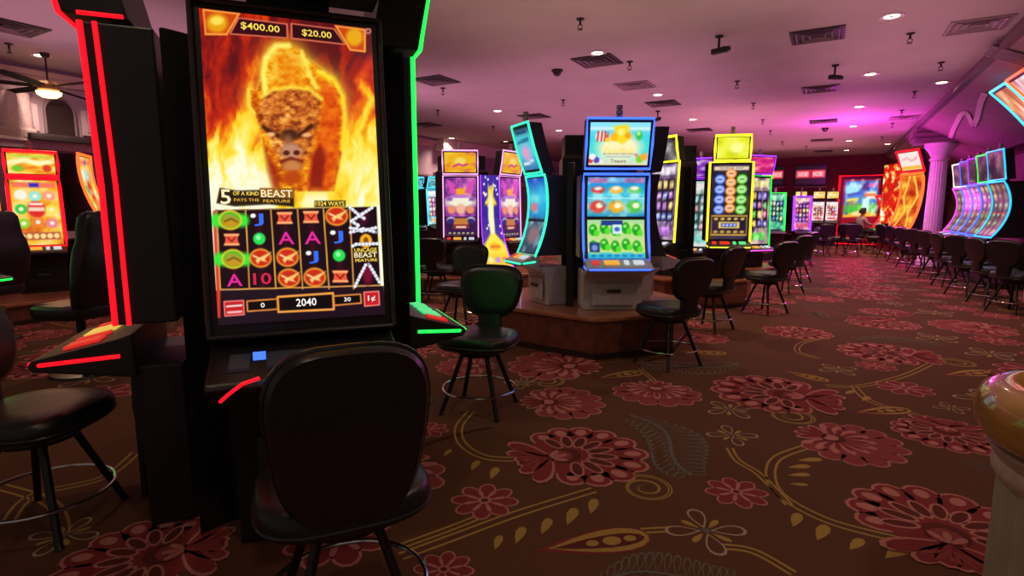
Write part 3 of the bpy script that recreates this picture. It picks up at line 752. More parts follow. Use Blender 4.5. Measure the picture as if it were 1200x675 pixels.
def art_yellow(A):
    A.fill((28, 20, 40)); glow((20, 18, 46), (50, 30, 60), (80, 60, 40), 4)(A)
    A.rect(.06, .925, .94, .975, (235, 215, 190), .02)
    cols_ = [(90, 130, 255), (255, 150, 60), (110, 225, 70)]
    for i, x in enumerate((.22, .50, .78)):
        A.rect(x - .13, .35, x + .13, .90, [v * .28 for v in cols_[i]], .02)
        for j in range(4 + (i == 1)):
            y = (.40 + j * .135) if i != 1 else (.42 + j * .115)
            A.ell(x, y, .135, .062, cols_[i], .2); A.ell(x, y, .10, .045, [min(255, v * .5 + 130) for v in cols_[i]], .3); A.line([(x - .05, y), (x + .05, y)], .018, [v * .75 for v in cols_[i]])
    A.frame(.05, .06, .95, .315, .02, (215, 165, 60)); A.rect(.24, .15, .76, .235, (240, 205, 90), .01); A.rect(.29, .165, .71, .22, (70, 80, 150), .01)
    for i in range(4): A.ell(.36 + i * .095, .192, .033, .018, (180, 195, 255), .4)
    for i in range(5): A.ell(.16 + i * .17, .275, .05, .017, (230, 190, 80), .4); A.ell(.16 + i * .17, .10, .06, .017, (200, 160, 70), .4)
    A.rect(.1, .01, .9, .045, (60, 50, 80), .01)
def art_yellow_top(A):
    glow((205, 215, 20), (235, 240, 40), (255, 255, 130), 9, 2, 2)(A); A.line([(.1, .25), (.35, .75)], .2, (250, 250, 90), .3); A.ell(.62, .5, .22, .25, (255, 255, 150), .7)
def art_aqua_top(A):
    t_ = A.Y; A.C[:] = A.ramp(t_, [(0, (235, 225, 190)), (.25, (150, 240, 240)), (.6, (60, 205, 235)), (1, (150, 235, 255))])
    A.line([(.0, .86), (1, .86)], .06, (235, 252, 255), .08)
    for s in (.10, .92): A.ell(s, .45, .10, .25, (70, 225, 225), .7)
    A.ell(.5, .42, .36, .30, (255, 246, 190), .6)                                   # sunny middle
    A.poly([(.40, .92), (.62, .96), (.70, .66), (.55, .50), (.40, .58)], (250, 220, 40), .06); A.ell(.40, .66, .06, .09, (255, 190, 30), .4); A.ell(.63, .70, .05, .07, (245, 170, 30), .5); A.ell(.52, .78, .06, .08, (255, 245, 130), .6)
    A.ell(.18, .68, .09, .12, (255, 240, 235), .3)                                  # striped fish
    for dx in (-.055, .01, .065): A.line([(.18 + dx, .57), (.19 + dx, .79)], .028, (215, 40, 35), .02)
    A.poly([(.27, .68), (.31, .80), (.30, .56)], (225, 50, 40), .02); A.ell(.82, .70, .055, .11, (60, 200, 90), .4); A.ell(.81, .75, .03, .05, (180, 255, 120), .5)
    A.ell(.30, .60, .05, .05, (255, 210, 60), .5)
    for x, y, r_, c_ in ((.13, .12, .05, (95, 75, 200)), (.03, .10, .04, (230, 60, 60)), (.86, .14, .06, (130, 215, 50)), (.93, .20, .06, (255, 170, 60)), (.22, .08, .03, (250, 240, 250)), (.8, .24, .03, (250, 140, 110)), (.06, .2, .05, (255, 245, 240))): A.ell(x, y, r_, r_ * 1.5, c_, .3)
    A.line([(.25, .27), (.75, .27)], .03, (120, 150, 190), .03); A.line([(.3, .20), (.7, .20)], .02, (150, 170, 210), .03)
def art_aqua_mid(A):
    A.C[:] = A.ramp(A.Y, [(0, (40, 150, 190)), (.25, (150, 225, 220)), (.6, (40, 190, 225)), (1, (40, 130, 230))])
    A.rect(.02, .86, .98, .98, (190, 120, 170), .04); A.rect(.34, .87, .64, .97, (120, 200, 240), .03)
    for x, c_ in ((.18, (225, 70, 60)), (.5, (250, 185, 40)), (.82, (90, 200, 80))):
        A.ell(x, .68, .12, .10, c_, .4); A.ell(x, .72, .07, .05, (255, 240, 220), .5); A.ell(x, .25, .14, .16, c_, .4); A.ell(x + .03, .28, .06, .07, (255, 245, 210), .5); A.rect(x - .08, .43, x + .08, .58, (150, 235, 240), .05)
    A.line([(0, .46), (1, .46)], .02, (190, 245, 255)); n_ = fbm(A.X * 7, A.Y * 7, 301, 3); A.mix((n_ - .55) * 2.0, (225, 255, 250)); A.mix((.42 - n_) * 1.6, (20, 110, 190))
def art_aqua_low(A):
    A.C[:] = A.ramp(A.Y, [(0, (30, 175, 215)), (.14, (60, 200, 210)), (.18, (215, 225, 150)), (1, (170, 225, 160))])
    r_ = random.Random(4)
    for i in range(5):
        for j in range(2):
            x, y = .12 + i * .19, .30 + j * .42 + (.05 if i % 2 else 0)
            A.rect(x - .085, y - .17, x + .085, y + .17, (205, 235, 130), .02); A.ell(x - .02, y + .02, .075, .15, (20, 165, 35), .3); A.ell(x + .04, y - .06, .05, .09, (90, 225, 50), .4); A.ell(x - .03, y + .07, .03, .04, (160, 250, 110), .5)
    A.rect(.03, .16, .21, .42, (35, 60, 130), .02); A.ell(.12, .28, .05, .08, (120, 150, 220), .4)
    A.rect(.24, .86, .62, .99, (35, 60, 140), .02); A.rect(.44, .64, .60, .88, (225, 240, 250), .02); A.ell(.52, .76, .05, .06, (60, 110, 200), .4)
    for i in range(7): A.ell(.1 + i * .135, .07, .045, .03, (20, 120, 190), .5)
def art_teal_side(A):
    A.C[:] = A.ramp(A.Y, [(0, (50, 70, 95)), (.45, (70, 95, 115)), (.5, (30, 120, 190)), (.75, (70, 210, 225)), (1, (30, 70, 190))])
    n_ = fbm(A.X * 4, A.Y * 7, 12); A.mix((n_ - .5) * 2.2, (190, 240, 240)); A.rect(0, .43, 1, .47, (15, 20, 35), .01)
    A.ell(.3, .62, .2, .06, (220, 120, 140), .5); A.ell(.5, .25, .3, .12, (140, 110, 120), .6); A.rect(.55, .5, .95, .9, (30, 190, 240), .2, .5)
def art_teal_top(A):
    A.C[:] = A.ramp(A.Y, [(0, (60, 120, 180)), (.4, (90, 215, 225)), (.8, (80, 200, 215)), (1, (40, 60, 90))])
    A.ell(.5, .40, .3, .22, (190, 170, 215), .6); A.ell(.45, .42, .14, .10, (235, 160, 190), .6); A.line([(.1, .68), (.85, .72)], .08, (30, 110, 150)); A.line([(.1, .15), (.8, .2)], .05, (240, 245, 255)); A.line([(.15, .9), (.8, .9)], .05, (20, 60, 110))
def speckle(seed):
    def f(A):
        n_ = fbm(A.X * 9, A.Y * 13, seed + 200, 3); A.C[:] = np.clip(A.C * (.55 + .9 * n_)[:, None], 0, 255)
        A.mix((n_ - .62) * 3, (255, 240, 215))
    return f
def art_generic(c0, c1, c2, pal, seed):
    return blend(glow(c0, c1, c2, seed), lambda A: A.rect(.06, .86, .94, .97, c2, .03), reels(4, 4, pal, [v * .35 for v in c0], c1, .24, .80, seed, .06, .94), lambda A: A.rect(.15, .06, .85, .17, pal[0], .03), speckle(seed))
def art_red(A):
    glow((215, 90, 25), (250, 190, 50), (255, 240, 170), 21)(A)
    A.ell(.5, .56, .19, .13, (225, 45, 45), .3); A.rect(.33, .53, .67, .59, (255, 215, 190), .02); A.rect(.36, .62, .64, .66, (255, 225, 200), .02)
    for x, y, c_ in ((.18, .56, (60, 200, 70)), (.82, .55, (250, 230, 90)), (.2, .34, (150, 215, 60)), (.8, .34, (245, 130, 160)), (.5, .36, (250, 130, 60)), (.5, .76, (150, 235, 230)), (.2, .78, (250, 245, 230)), (.8, .77, (255, 160, 140))): A.ell(x, y, .13, .075, c_, .35); A.ell(x, y, .05, .03, (255, 250, 210), .5)
    A.rect(.05, .08, .95, .2, (190, 90, 60), .02)
    for i in range(6): A.ell(.14 + i * .145, .14, .06, .04, (255, 225, 150), .3)
    A.rect(.05, .89, .95, .97, (250, 120, 90), .02); A.rect(.4, .9, .6, .96, (40, 40, 190), .03)
def art_red_top(A):
    glow((240, 110, 30), (255, 210, 60), (255, 245, 190), 23)(A); A.line([(.12, .55), (.35, .65), (.62, .55), (.88, .62)], .2, (255, 250, 190), .1); A.ell(.2, .25, .12, .15, (120, 200, 50), .4); A.ell(.82, .3, .1, .18, (225, 70, 40), .4); A.line([(.1, .85), (.9, .85)], .08, (170, 225, 90))

# ------------------------------------------------------------------ the nearest bank: four tall cabinets round a black tower
N0 = R(22)                                     # which way the big fiery screen looks (0 = at the camera, + to the right)
MF = 2.25; MX = XF(350, MF, 1.5); RB = .64
nx0, nf0 = math.sin(N0), -math.cos(N0)
BCX, BCF = MX - nx0 * RB, MF - nf0 * RB
def bank_place(k, extra=0.0):                    # k quarter turns to the right
    a = N0 + k * math.pi / 2; return W(BCX + math.sin(a) * (RB + extra), BCF - math.cos(a) * (RB + extra), 0), YAW + a
def hom(src, dst):
    A_ = []; b_ = []
    for (x, y), (u, v) in zip(src, dst):
        A_.append([x, y, 1, 0, 0, 0, -u * x, -u * y]); b_.append(u); A_.append([0, 0, 0, x, y, 1, -v * x, -v * y]); b_.append(v)
    return np.append(np.linalg.solve(np.array(A_), np.array(b_)), 1).reshape(3, 3)
QUAD = [(240, 8), (447, 38), (458, 372), (250, 387)]
HI = hom([(0, 1), (1, 1), (1, 0), (0, 0)], QUAD); HF = hom(QUAD, [(0, 1), (1, 1), (1, 0), (0, 0)])
def uv(px, py): q = HF @ np.array([px, py, 1]); return q[0] / q[2], q[1] / q[2]
def c2(x, y): return (220 + x / 3.069, y / 3.069)          # notes taken on two enlarged views of the screen
def c3(x, y): return (220 + x / 3.377, 200 + y / 3.377)
def art_fire(A):
    U, V = A.X.copy(), A.Y.copy()
    q = HI @ np.stack([U, V, np.ones_like(U)]); A.X, A.Y = q[0] / q[2], q[1] / q[2]
    X, Y = A.X, A.Y
    # flames: hotter low and at the sides
    wob = (fbm(X / 22, Y / 30, 3) - .5) * 26
    n1 = fbm((X + wob) / 20, Y / 52 + X / 90, 31, 4); n2 = fbm((X + wob) / 10, Y / 30, 57, 3)
    side = np.clip(np.abs(X - 350) / 105, 0, 1)
    base = np.interp(Y, [10, 60, 95, 130, 165, 200, 240], [.02, .06, .16, .40, .66, .86, .95])
    heat = np.clip(base + (n1 - .5) * 1.1 + (n2 - .5) * .2 + (side - .6) * .22 * (Y > 90), 0, 1)
    A.C[:] = A.ramp(heat, [(0, (92, 14, 22)), (.18, (150, 22, 18)), (.36, (202, 42, 14)), (.54, (244, 118, 14)), (.68, (255, 205, 30)), (.84, (255, 240, 110)), (1, (255, 255, 225))])
    # great horned beast, lit from behind
    body = [c2(*p_) for p_ in ((345, 162), (318, 178), (300, 215), (290, 280), (268, 330), (247, 318), (236, 345), (240, 385), (262, 410), (278, 460), (292, 530), (312, 600), (335, 690), (548, 690), (566, 620), (586, 530), (598, 430), (592, 345), (560, 285), (500, 246), (462, 215), (430, 182), (390, 163))]
    d = A.segd(body, True); ins = A.inside(body); dd = np.where(ins, d, -d)
    A.mix(np.exp(-np.clip(-dd, 0, 99) / 7) * .75 * (~ins), (255, 225, 60))
    fur = .5 + (fbm(X / 6.5, Y / 4.5, 71, 3) - .5) * .75; fur2 = fbm(X / 9, Y / 7, 77, 3)
    t_ = np.clip((fur - .5) * 1.5 + .45 + (Y < 105) * .22 + np.clip((105 - Y) / 60, 0, 1) * .2, 0, 1)
    colb = A.ramp(t_, [(0, (150, 45, 5)), (.4, (225, 110, 8)), (.7, (250, 180, 20)), (1, (255, 240, 90))])
    A.poly(body, colb, 3); A.ell(*c2(388, 250), 22, 34, (235, 120, 10), .9, .45)
    sh = [c2(*p_) for p_ in ((500, 290), (560, 320), (580, 400), (570, 520), (545, 680), (440, 680), (470, 560), (505, 460), (515, 370))]   # right shoulder
    cs = A.ramp(np.clip(fur2 * .9 + .1, 0, 1), [(0, (170, 40, 8)), (.5, (225, 80, 10)), (1, (250, 140, 20))]); A.poly(sh, cs, 8)
    A.poly([c2(*p_) for p_ in ((455, 680), (470, 560), (500, 520), (522, 560), (505, 680))], (125, 18, 14), 6, .8); A.poly([c2(*p_) for p_ in ((288, 520), (330, 590), (352, 680), (318, 680), (300, 610))], (150, 28, 10), 6, .7)
    hd = [c2(*p_) for p_ in ((292, 345), (330, 322), (400, 316), (470, 328), (508, 355), (500, 430), (480, 500), (455, 560), (432, 612), (400, 625), (362, 615), (340, 570), (310, 500), (275, 440), (270, 390))]
    th = np.clip(.40 + (Y > 150) * .06 + (fur - .5) * 1.9 + (fur2 - .5) * .5, 0, 1)
    A.poly(hd, A.ramp(th, [(0, (128, 50, 18)), (.3, (190, 92, 30)), (.6, (226, 132, 48)), (1, (255, 205, 100))]), 4)
    A.line([c2(*p_) for p_ in ((285, 348), (330, 322), (400, 314), (470, 326), (510, 360))], 4, (255, 220, 60), 4)
    A.line([c2(*p_) for p_ in ((490, 320), (468, 270), (440, 190))], 4, (255, 235, 90), 4); A.line([c2(*p_) for p_ in ((500, 262), (556, 292), (588, 350), (594, 430), (582, 540))], 4.5, (255, 225, 50), 4)
    A.line([c2(*p_) for p_ in ((300, 330), (296, 270), (306, 210), (345, 168), (392, 168))], 6, (255, 245, 110), 5)
    A.line([c2(*p_) for p_ in ((238, 320), (240, 380), (258, 405))], 4, (255, 225, 70), 3)
    for a_, b_ in (((290, 455), (345, 490)), ((470, 455), (420, 490))):                                     # brows and eyes
        A.line([c2(*a_), c2(*b_)], 5, (70, 24, 10), 4)
    A.ell(*c2(318, 482), 5, 2.4, (250, 190, 120), .9); A.ell(*c2(450, 487), 5, 2.4, (240, 180, 120), .9); A.ell(*c2(388, 485), 11, 7, (74, 34, 20), .7)
    A.line([c2(380, 500), c2(384, 540)], 9, (150, 95, 60), 8)
    A.ell(*c2(392, 545), 13, 9, (196, 140, 110), .6); A.ell(*c2(374, 550), 4, 3, (90, 30, 15), .5); A.ell(*c2(412, 550), 4, 3, (90, 30, 15), .5)
    A.line([c2(355, 582), c2(390, 570), c2(430, 582)], 4, (120, 36, 20), 3); A.ell(*c2(394, 598), 12, 6, (205, 130, 70), .7)
    A.ell(*c2(395, 640), 12, 8, (190, 70, 12), .7)
    # money boxes along the top
    def cq(pts, col, soft=.8): A.poly([c2(*p_) for p_ in pts], col, soft)
    cq(((75, 28), (218, 48), (165, 125), (80, 122)), (250, 150, 60)); cq(((82, 36), (205, 53), (160, 117), (86, 114)), (205, 70, 15)); A.ell(*c2(128, 80), 13, 11, (235, 165, 20), .5); A.ell(*c2(128, 72), 8, 5, (255, 225, 90), .6)
    cq(((205, 62), (392, 90), (392, 143), (172, 122)), (225, 110, 80)); cq(((212, 67), (386, 94), (386, 138), (180, 118)), (58, 10, 18))
    cq(((402, 88), (565, 112), (605, 172), (402, 145)), (225, 110, 80)); cq(((408, 93), (560, 116), (596, 166), (408, 140)), (52, 10, 18))
    cq(((562, 100), (678, 118), (676, 200), (618, 192)), (250, 150, 60)); cq(((575, 108), (670, 124), (668, 192), (622, 185)), (205, 70, 15)); A.ell(*c2(635, 145), 10, 10, (235, 170, 20), .5)
    # title strips over the reels
    A.poly([c3(*p_) for p_ in ((128, 66), (200, 78), (438, 74), (438, 146), (330, 135), (190, 142), (112, 128))], (44, 30, 12), 2); A.poly([c3(*p_) for p_ in ((296, 68), (438, 72), (436, 112), (296, 106))], (150, 92, 24), 1.5)
    A.poly([c3(*p_) for p_ in ((522, 122), (650, 122), (650, 146), (522, 148))], (66, 44, 14), 1.5)
    # reels
    L_, Rr, T_, B_ = 110, 660, 158, 478
    A.poly([c3(*p_) for p_ in ((106, 158), (776, 148), (786, 462), (116, 482))], (26, 6, 16), 1)
    A.poly([c3(*p_) for p_ in ((90, 486), (800, 466), (812, 620), (90, 650))], (30, 12, 26), 1)
    A.poly([c3(*p_) for p_ in ((95, 160), (106, 158), (116, 480), (112, 600), (100, 600))], (225, 60, 40), 2)
    colx = [(110, 114), (232, 238), (338, 350), (449, 462), (556, 572), (664, 674)]
    cx = [(168, 178), (285, 294), (397, 408), (506, 516), (612, 622), (716, 726)]
    for i in range(5):
        x0, x1 = cx[i]; rib = [(x0 - 12, 165), (x0 + 12, 165), (x1 + 14, 478), (x1 - 10, 478)]; A.poly([c3(*p_) for p_ in rib], (60, 6, 22), 6, .8)
    for x0, x1 in colx: A.line([c3(x0 + 2, 155), c3(x1 + 2, 478)], 1.7, (225, 160, 70))
    A.line([c3(106, 157), c3(664, 150)], 1.3, (150, 110, 60)); A.line([c3(114, 482), c3(786, 464)], 1.5, (220, 150, 70))
    sym = ['ghcng', 0]
    grid = [['S', 'J', 'K', 'K', 'B'], ['K', '9', 'A', 'A', 'J'], ['S', 'B', 'B', 'J', '9'], ['A', 'T', 'B', 'B', 'K']]
    ry = [197, 277, 356, 438]
    for j in range(4):
        for i in range(5):
            t_ = (ry[j] - 197) / 241; x = cx[i][0] + (cx[i][1] - cx[i][0]) * t_; y = ry[j] - (i * 3.2) + (3 if j == 3 else 0); g = grid[j][i]; px, py = c3(x, y)
            if g == 'S':
                A.line([c3(x - 58, y + 2), c3(x + 52, y + 2)], 16, (60, 235, 60), 6); A.ell(px, py, 14.5, 12, (255, 215, 40), .2); A.ell(px, py, 12.5, 10, (80, 190, 40), .2); A.ell(px + .5, py + 2.5, 11, 6.5, (205, 150, 30), .4); A.ell(px - 1, py - 2.5, 8.5, 4.5, (165, 160, 50), .5); A.line([c3(x - 24, y + 6), c3(x + 4, y - 6), c3(x + 30, y + 8)], 2, (120, 80, 15), 2)
            elif g == 'B':
                A.ell(px, py, 14, 11.6, (255, 170, 50), .2); A.ell(px, py, 12, 9.6, (205, 45, 20), .2); A.poly([c3(x - 22, y + 8), c3(x + 2, y - 6), c3(x + 48, y - 26), c3(x + 18, y + 4), c3(x + 26, y + 16), c3(x - 2, y + 10), c3(x - 12, y + 24)], (255, 205, 120), 2); A.line([c3(x - 30, y - 10), c3(x - 6, y + 2)], 2, (255, 235, 170), 2)
            elif g == 'K':
                A.poly([c3(x - 34, y - 25), c3(x + 33, y - 25), c3(x + 25, y - 6), c3(x + 27, y + 8), c3(x + 34, y + 24), c3(x - 35, y + 24), c3(x - 27, y + 6), c3(x - 26, y - 8)], (245, 90, 55), 1.2); A.line([c3(x - 28, y - 19), c3(x + 28, y - 19)], 2.2, (255, 190, 120), 1.5); A.line([c3(x - 28, y + 19), c3(x + 28, y + 19)], 2.2, (255, 190, 120), 1.5); A.line([c3(x - 16, y - 8), c3(x, y + 8), c3(x + 15, y - 8)], 1.8, (130, 20, 20), 1.5)
            elif g == 'J': A.ell(px - 6, py - 4, 3.4, 2.6, (255, 255, 255), .4)
            elif g == '9': A.ell(px, py, 7.6, 7.2, (40, 225, 85), .25); A.ell(px - 1, py - 1.5, 3, 3, (150, 255, 170), .6)
    # locked last column with chains
    A.ell(*c3(730, 285), 7.5, 8.5, (245, 175, 35), .25); A.ell(*c3(730, 283), 3, 4, (140, 80, 10), .4)
    A.poly([c3(*p_) for p_ in ((678, 320), (776, 312), (778, 364), (682, 372))], (70, 44, 10), 2)
    A.ell(*c3(722, 190), 6, 9, (70, 10, 40), .7); A.ell(*c3(735, 420), 6, 12, (120, 8, 50), .7)
    for ch in (((668, 150), (700, 178), (725, 195)), ((757, 152), (715, 178), (672, 205)), ((668, 232), (715, 245), (772, 232)), ((668, 250), (720, 236), (772, 250)), ((682, 468), (706, 420), (728, 380)), ((782, 450), (760, 412), (740, 378)), ((672, 205), (700, 222), (690, 240)), ((676, 305), (690, 298), (776, 296))):
        pc = [c3(*p_) for p_ in ch]
        A.line(pc, 3.6, (150, 150, 175), 1.2)
        for a_, b_ in zip(pc[:-1], pc[1:]):
            L = math.hypot(b_[0] - a_[0], b_[1] - a_[1])
            for s in range(int(L / 4.2) + 1):
                q_ = s * 4.2 / L; A.ell(a_[0] + (b_[0] - a_[0]) * q_, a_[1] + (b_[1] - a_[1]) * q_, 1.9, 1.9, (245, 248, 255), .5)
    # bottom meters
    for quad, c_, k_ in ((((358, 512), (590, 496), (592, 562), (360, 574)), (250, 165, 70), 2.6), (((228, 530), (356, 520), (357, 562), (229, 572)), (235, 140, 60), 1.8), (((592, 508), (704, 500), (706, 536), (594, 546)), (235, 140, 60), 1.8)):
        pq = [c3(*p_) for p_ in quad]; A.poly(pq, (12, 4, 6), 1); A.line(pq, k_, c_, 1, True)
    for quad in (((130, 532), (213, 527), (214, 585), (132, 592)), ((718, 492), (779, 488), (781, 543), (720, 549))):
        pq = [c3(*p_) for p_ in quad]; A.poly(pq, (200, 30, 40), 1); A.line(pq, 1.6, (245, 130, 120), 1, True)
    A.line([c3(142, 552), c3(204, 547)], 2.2, (255, 225, 215), 1); A.line([c3(146, 577), c3(202, 573)], 2.8, (250, 190, 185), 1.5)
    A.line([c3(262, 570), c3(330, 566)], 1.2, (200, 120, 60), 1)
    # small dusky pink ring drawn in the upper right corner
    A.ring(*c2(686, 125), 2.6, 2.6, .5, (190, 120, 120))
    A.X, A.Y = U, V
def T(body, f, x, y, w, h, cn, crgb):
    u0, v0_ = uv(*f(x, y)); u1, _ = uv(*f(x + w, y)); _, v1 = uv(*f(x, y - h)); return (body, u0, v0_, u1 - u0, v1 - v0_, cn, crgb)
FT = [T('$400.00', c2, 290, 102, 140, 28, 'gold', (255, 225, 90)), T('$20.00', c2, 498, 131, 106, 26, 'gold', (255, 225, 90)),
      T('5', c3, 152, 103, 44, 60, 'cream', (255, 240, 190)), T('OF A KIND', c3, 238, 90, 106, 16, 'gold', (255, 225, 90)), T('PAYS THE', c3, 240, 116, 104, 12, 'amber', (225, 170, 60)), T('BEAST', c3, 367, 92, 128, 30, 'cream', (255, 240, 190)), T('FEATURE', c3, 366, 122, 110, 12, 'amber', (225, 170, 60)),
      T('1024 WAYS', c3, 586, 134, 116, 18, 'gold', (255, 225, 90)), T('2040', c3, 478, 533, 84, 32, 'white', (255, 250, 245)), T('0', c3, 294, 546, 17, 20, 'white', (255, 250, 245)), T('30', c3, 649, 521, 28, 17, 'white', (255, 250, 245)),
      T('1¢', c3, 749, 518, 30, 26, 'white', (255, 250, 245)), T('UNCAGE', c3, 728, 321, 90, 16, 'gold', (255, 225, 90)), T('BEAST', c3, 728, 341, 92, 20, 'cream', (255, 240, 190)), T('FEATURE', c3, 730, 362, 88, 11, 'gold', (255, 225, 90))]
grid_letters = {'J': ((285, 197), (506 + 4, 350), (614, 269)), 'A': ((397 + 4, 272), (507 + 4, 271), (178, 443)), 'T': ((296, 437),)}
for g, spots in grid_letters.items():
    for x, y in spots:
        if g == 'J': FT.append(T('J', c3, x + 3, y, 40, 50, 'blue', (50, 110, 245)))
        elif g == 'A': FT.append(T('A', c3, x, y, 66, 50, 'magenta', (225, 40, 150)))
        else: FT.append(T('10', c3, x, y, 76, 48, 'crimson', (215, 35, 75)))
for x, y in ((289, 275), (617, 347)): pass
SW, SH = .705, 1.27
ZB = .908
mprof = [(-.062, ZB), (.075, ZB + SH + .015)]
tprof = [(-.06, 2.21), (-.20, 2.85)]
def tall(k, label, ledc, decko, scr=None):
    loc, rz = bank_place(k, {0: 0, -1: .085, 1: -.11}[k])
    mprof_ = {0: mprof, -1: [(0, .93), (.0, 1.5), (-.018, 2.12)], 1: [(0, .95), (0, 2.11)]}[k]; tprof = {0: [(-.06, 2.24), (-.20, 2.85)], -1: [(-.085, 2.15), (-.24, 2.85)], 1: [(-.04, 2.15), (-.16, 2.8)]}[k]
    sc_ = [(.045, .965, .038, 240, 440, art_fire, 1.0, FT)] if scr is None else [(.04, .965, .035, 40, 60, scr, 1.0, ())]
    t = machine(label, loc, rz, 'tall cabinets round the black tower', w=SW, deck_z=.80, base_y=.04, depth=.22 if k < 1 else .12, prof=mprof_, screens=sc_, led_c=ledc, led_r=.011, led_mode='sides',
                top=dict(prof=tprof, w=SW * .96, thick=.22, screens=[(.06, .94, .05, 24, 20, art_red_top if k else glow((150, 40, 10), (230, 120, 20), (255, 220, 90), 4), .8, ())], led=ledc), deck_d=.24 if k > -1 else .30, deck_led=ledc, candle=False, base_w=.60,
                deck_btn=('dim', 'dim') if k == 0 else (('red', 'gold') if k == -1 else ('green', 'green')), taper=True)
    return t
main = tall(0, 'tall slot machine with a big fiery beast screen, nearest and facing us', None, None)
lm = tall(-1, 'tall slot machine edged with a red light strip, side-on left of the fiery screen', 'red', 'red', art_generic((140, 20, 20), (230, 90, 30), (255, 200, 80), [(220, 40, 40), (250, 190, 40), (120, 60, 200)], 4))
gm = tall(1, 'tall slot machine edged with a green light strip, side-on right of the fiery screen', 'green', 'green', art_generic((20, 90, 40), (60, 200, 90), (220, 255, 160), [(40, 220, 70), (250, 190, 40), (60, 60, 220)], 5))
bm_ = machine('x', (0, 0, 0), 0, prof=mprof) if False else None
# black bezel rails of the big screen, with bevelled grey edge as in the photo
hd_ = [c for c in kids(main) if c.name.startswith('cabinet')][0]
b = MB(); y_, z_ = mprof[0]; y2, z2 = mprof[1]
for s in (-1, 1): b.tube([(s * (SW / 2 - .006), y_ - .012, z_ + .012), (s * (SW / 2 - .006), y2 - .012, z2 - .01)], .010, 8)
b.tube([(-SW / 2 + .006, y_ - .012, z_ + .012), (SW / 2 - .006, y_ - .012, z_ + .012)], .010, 8); b.tube([(-SW / 2 + .006, y2 - .012, z2 - .012), (SW / 2 - .006, y2 - .012, z2 - .012)], .010, 8)
b.build('bezel_rim', mat('bezel_edge', (.05, .04, .042), .3, .3), hd_)
# red light bar and blue lamp on the front of the deck of the big machine
dk_ = [c for c in kids(main) if c.name.startswith('button_deck')][0]
bpy.context.view_layer.update(); MI = main.matrix_world.inverted()
def LM(px, py, f): return MI @ W(XF(px, f, ZF(py, f)), f, ZF(py, f))
MB().tube([LM(258, 471, 1.80), LM(268, 462, 1.79), LM(284, 450, 1.79), LM(304, 443, 1.82)], .006, 8).build('red_light_bar', led('red'), dk_)
p_ = LM(304, 417, 1.86); b = MB(); b.box(p_.x - .02, p_.x + .02, p_.y - .01, p_.y + .012, p_.z - .012, p_.z + .012); b.build('blue_lamp', led('blue'), dk_)
tl_ = [c for c in kids(lm) if c.name.startswith('topper') and 'bracket' not in c.name][0]
MB().tube([(SW * .48 + .003, -.03, 2.152), (SW * .48 + .003, .12, 2.152)], .008, 6).build('light_strip', led('red'), tl_)
hl_ = [c for c in kids(lm) if c.name.startswith('cabinet')][0]
MB().tube([(SW / 2 + .004, y + .045, z) for y, z in [(0, .93), (.0, 1.5), (-.018, 2.12)]], .009, 6).build('light_strip', led('red'), hl_)
# centre tower
b = MB(); q = RB - .24; h_ = .60
poly = [(-q, -q)]; pts = []
for k in range(4):
    a = k * math.pi / 2
    for (x, y) in ((-.34, -q + .02), (.34, -q + .02), (.47, -.47)):
        pts.append((x * math.cos(a) - y * math.sin(a), x * math.sin(a) + y * math.cos(a)))
b.prism_z(pts, 0, 2.10)
t = b.build('display_tower', BLACK, bevel=.01); t.location = W(BCX, BCF, 0); t.rotation_euler = (0, 0, YAW + N0)
tag(t, 'black tower in the middle of the nearest tall cabinets, beside the fiery screen', 'tower')
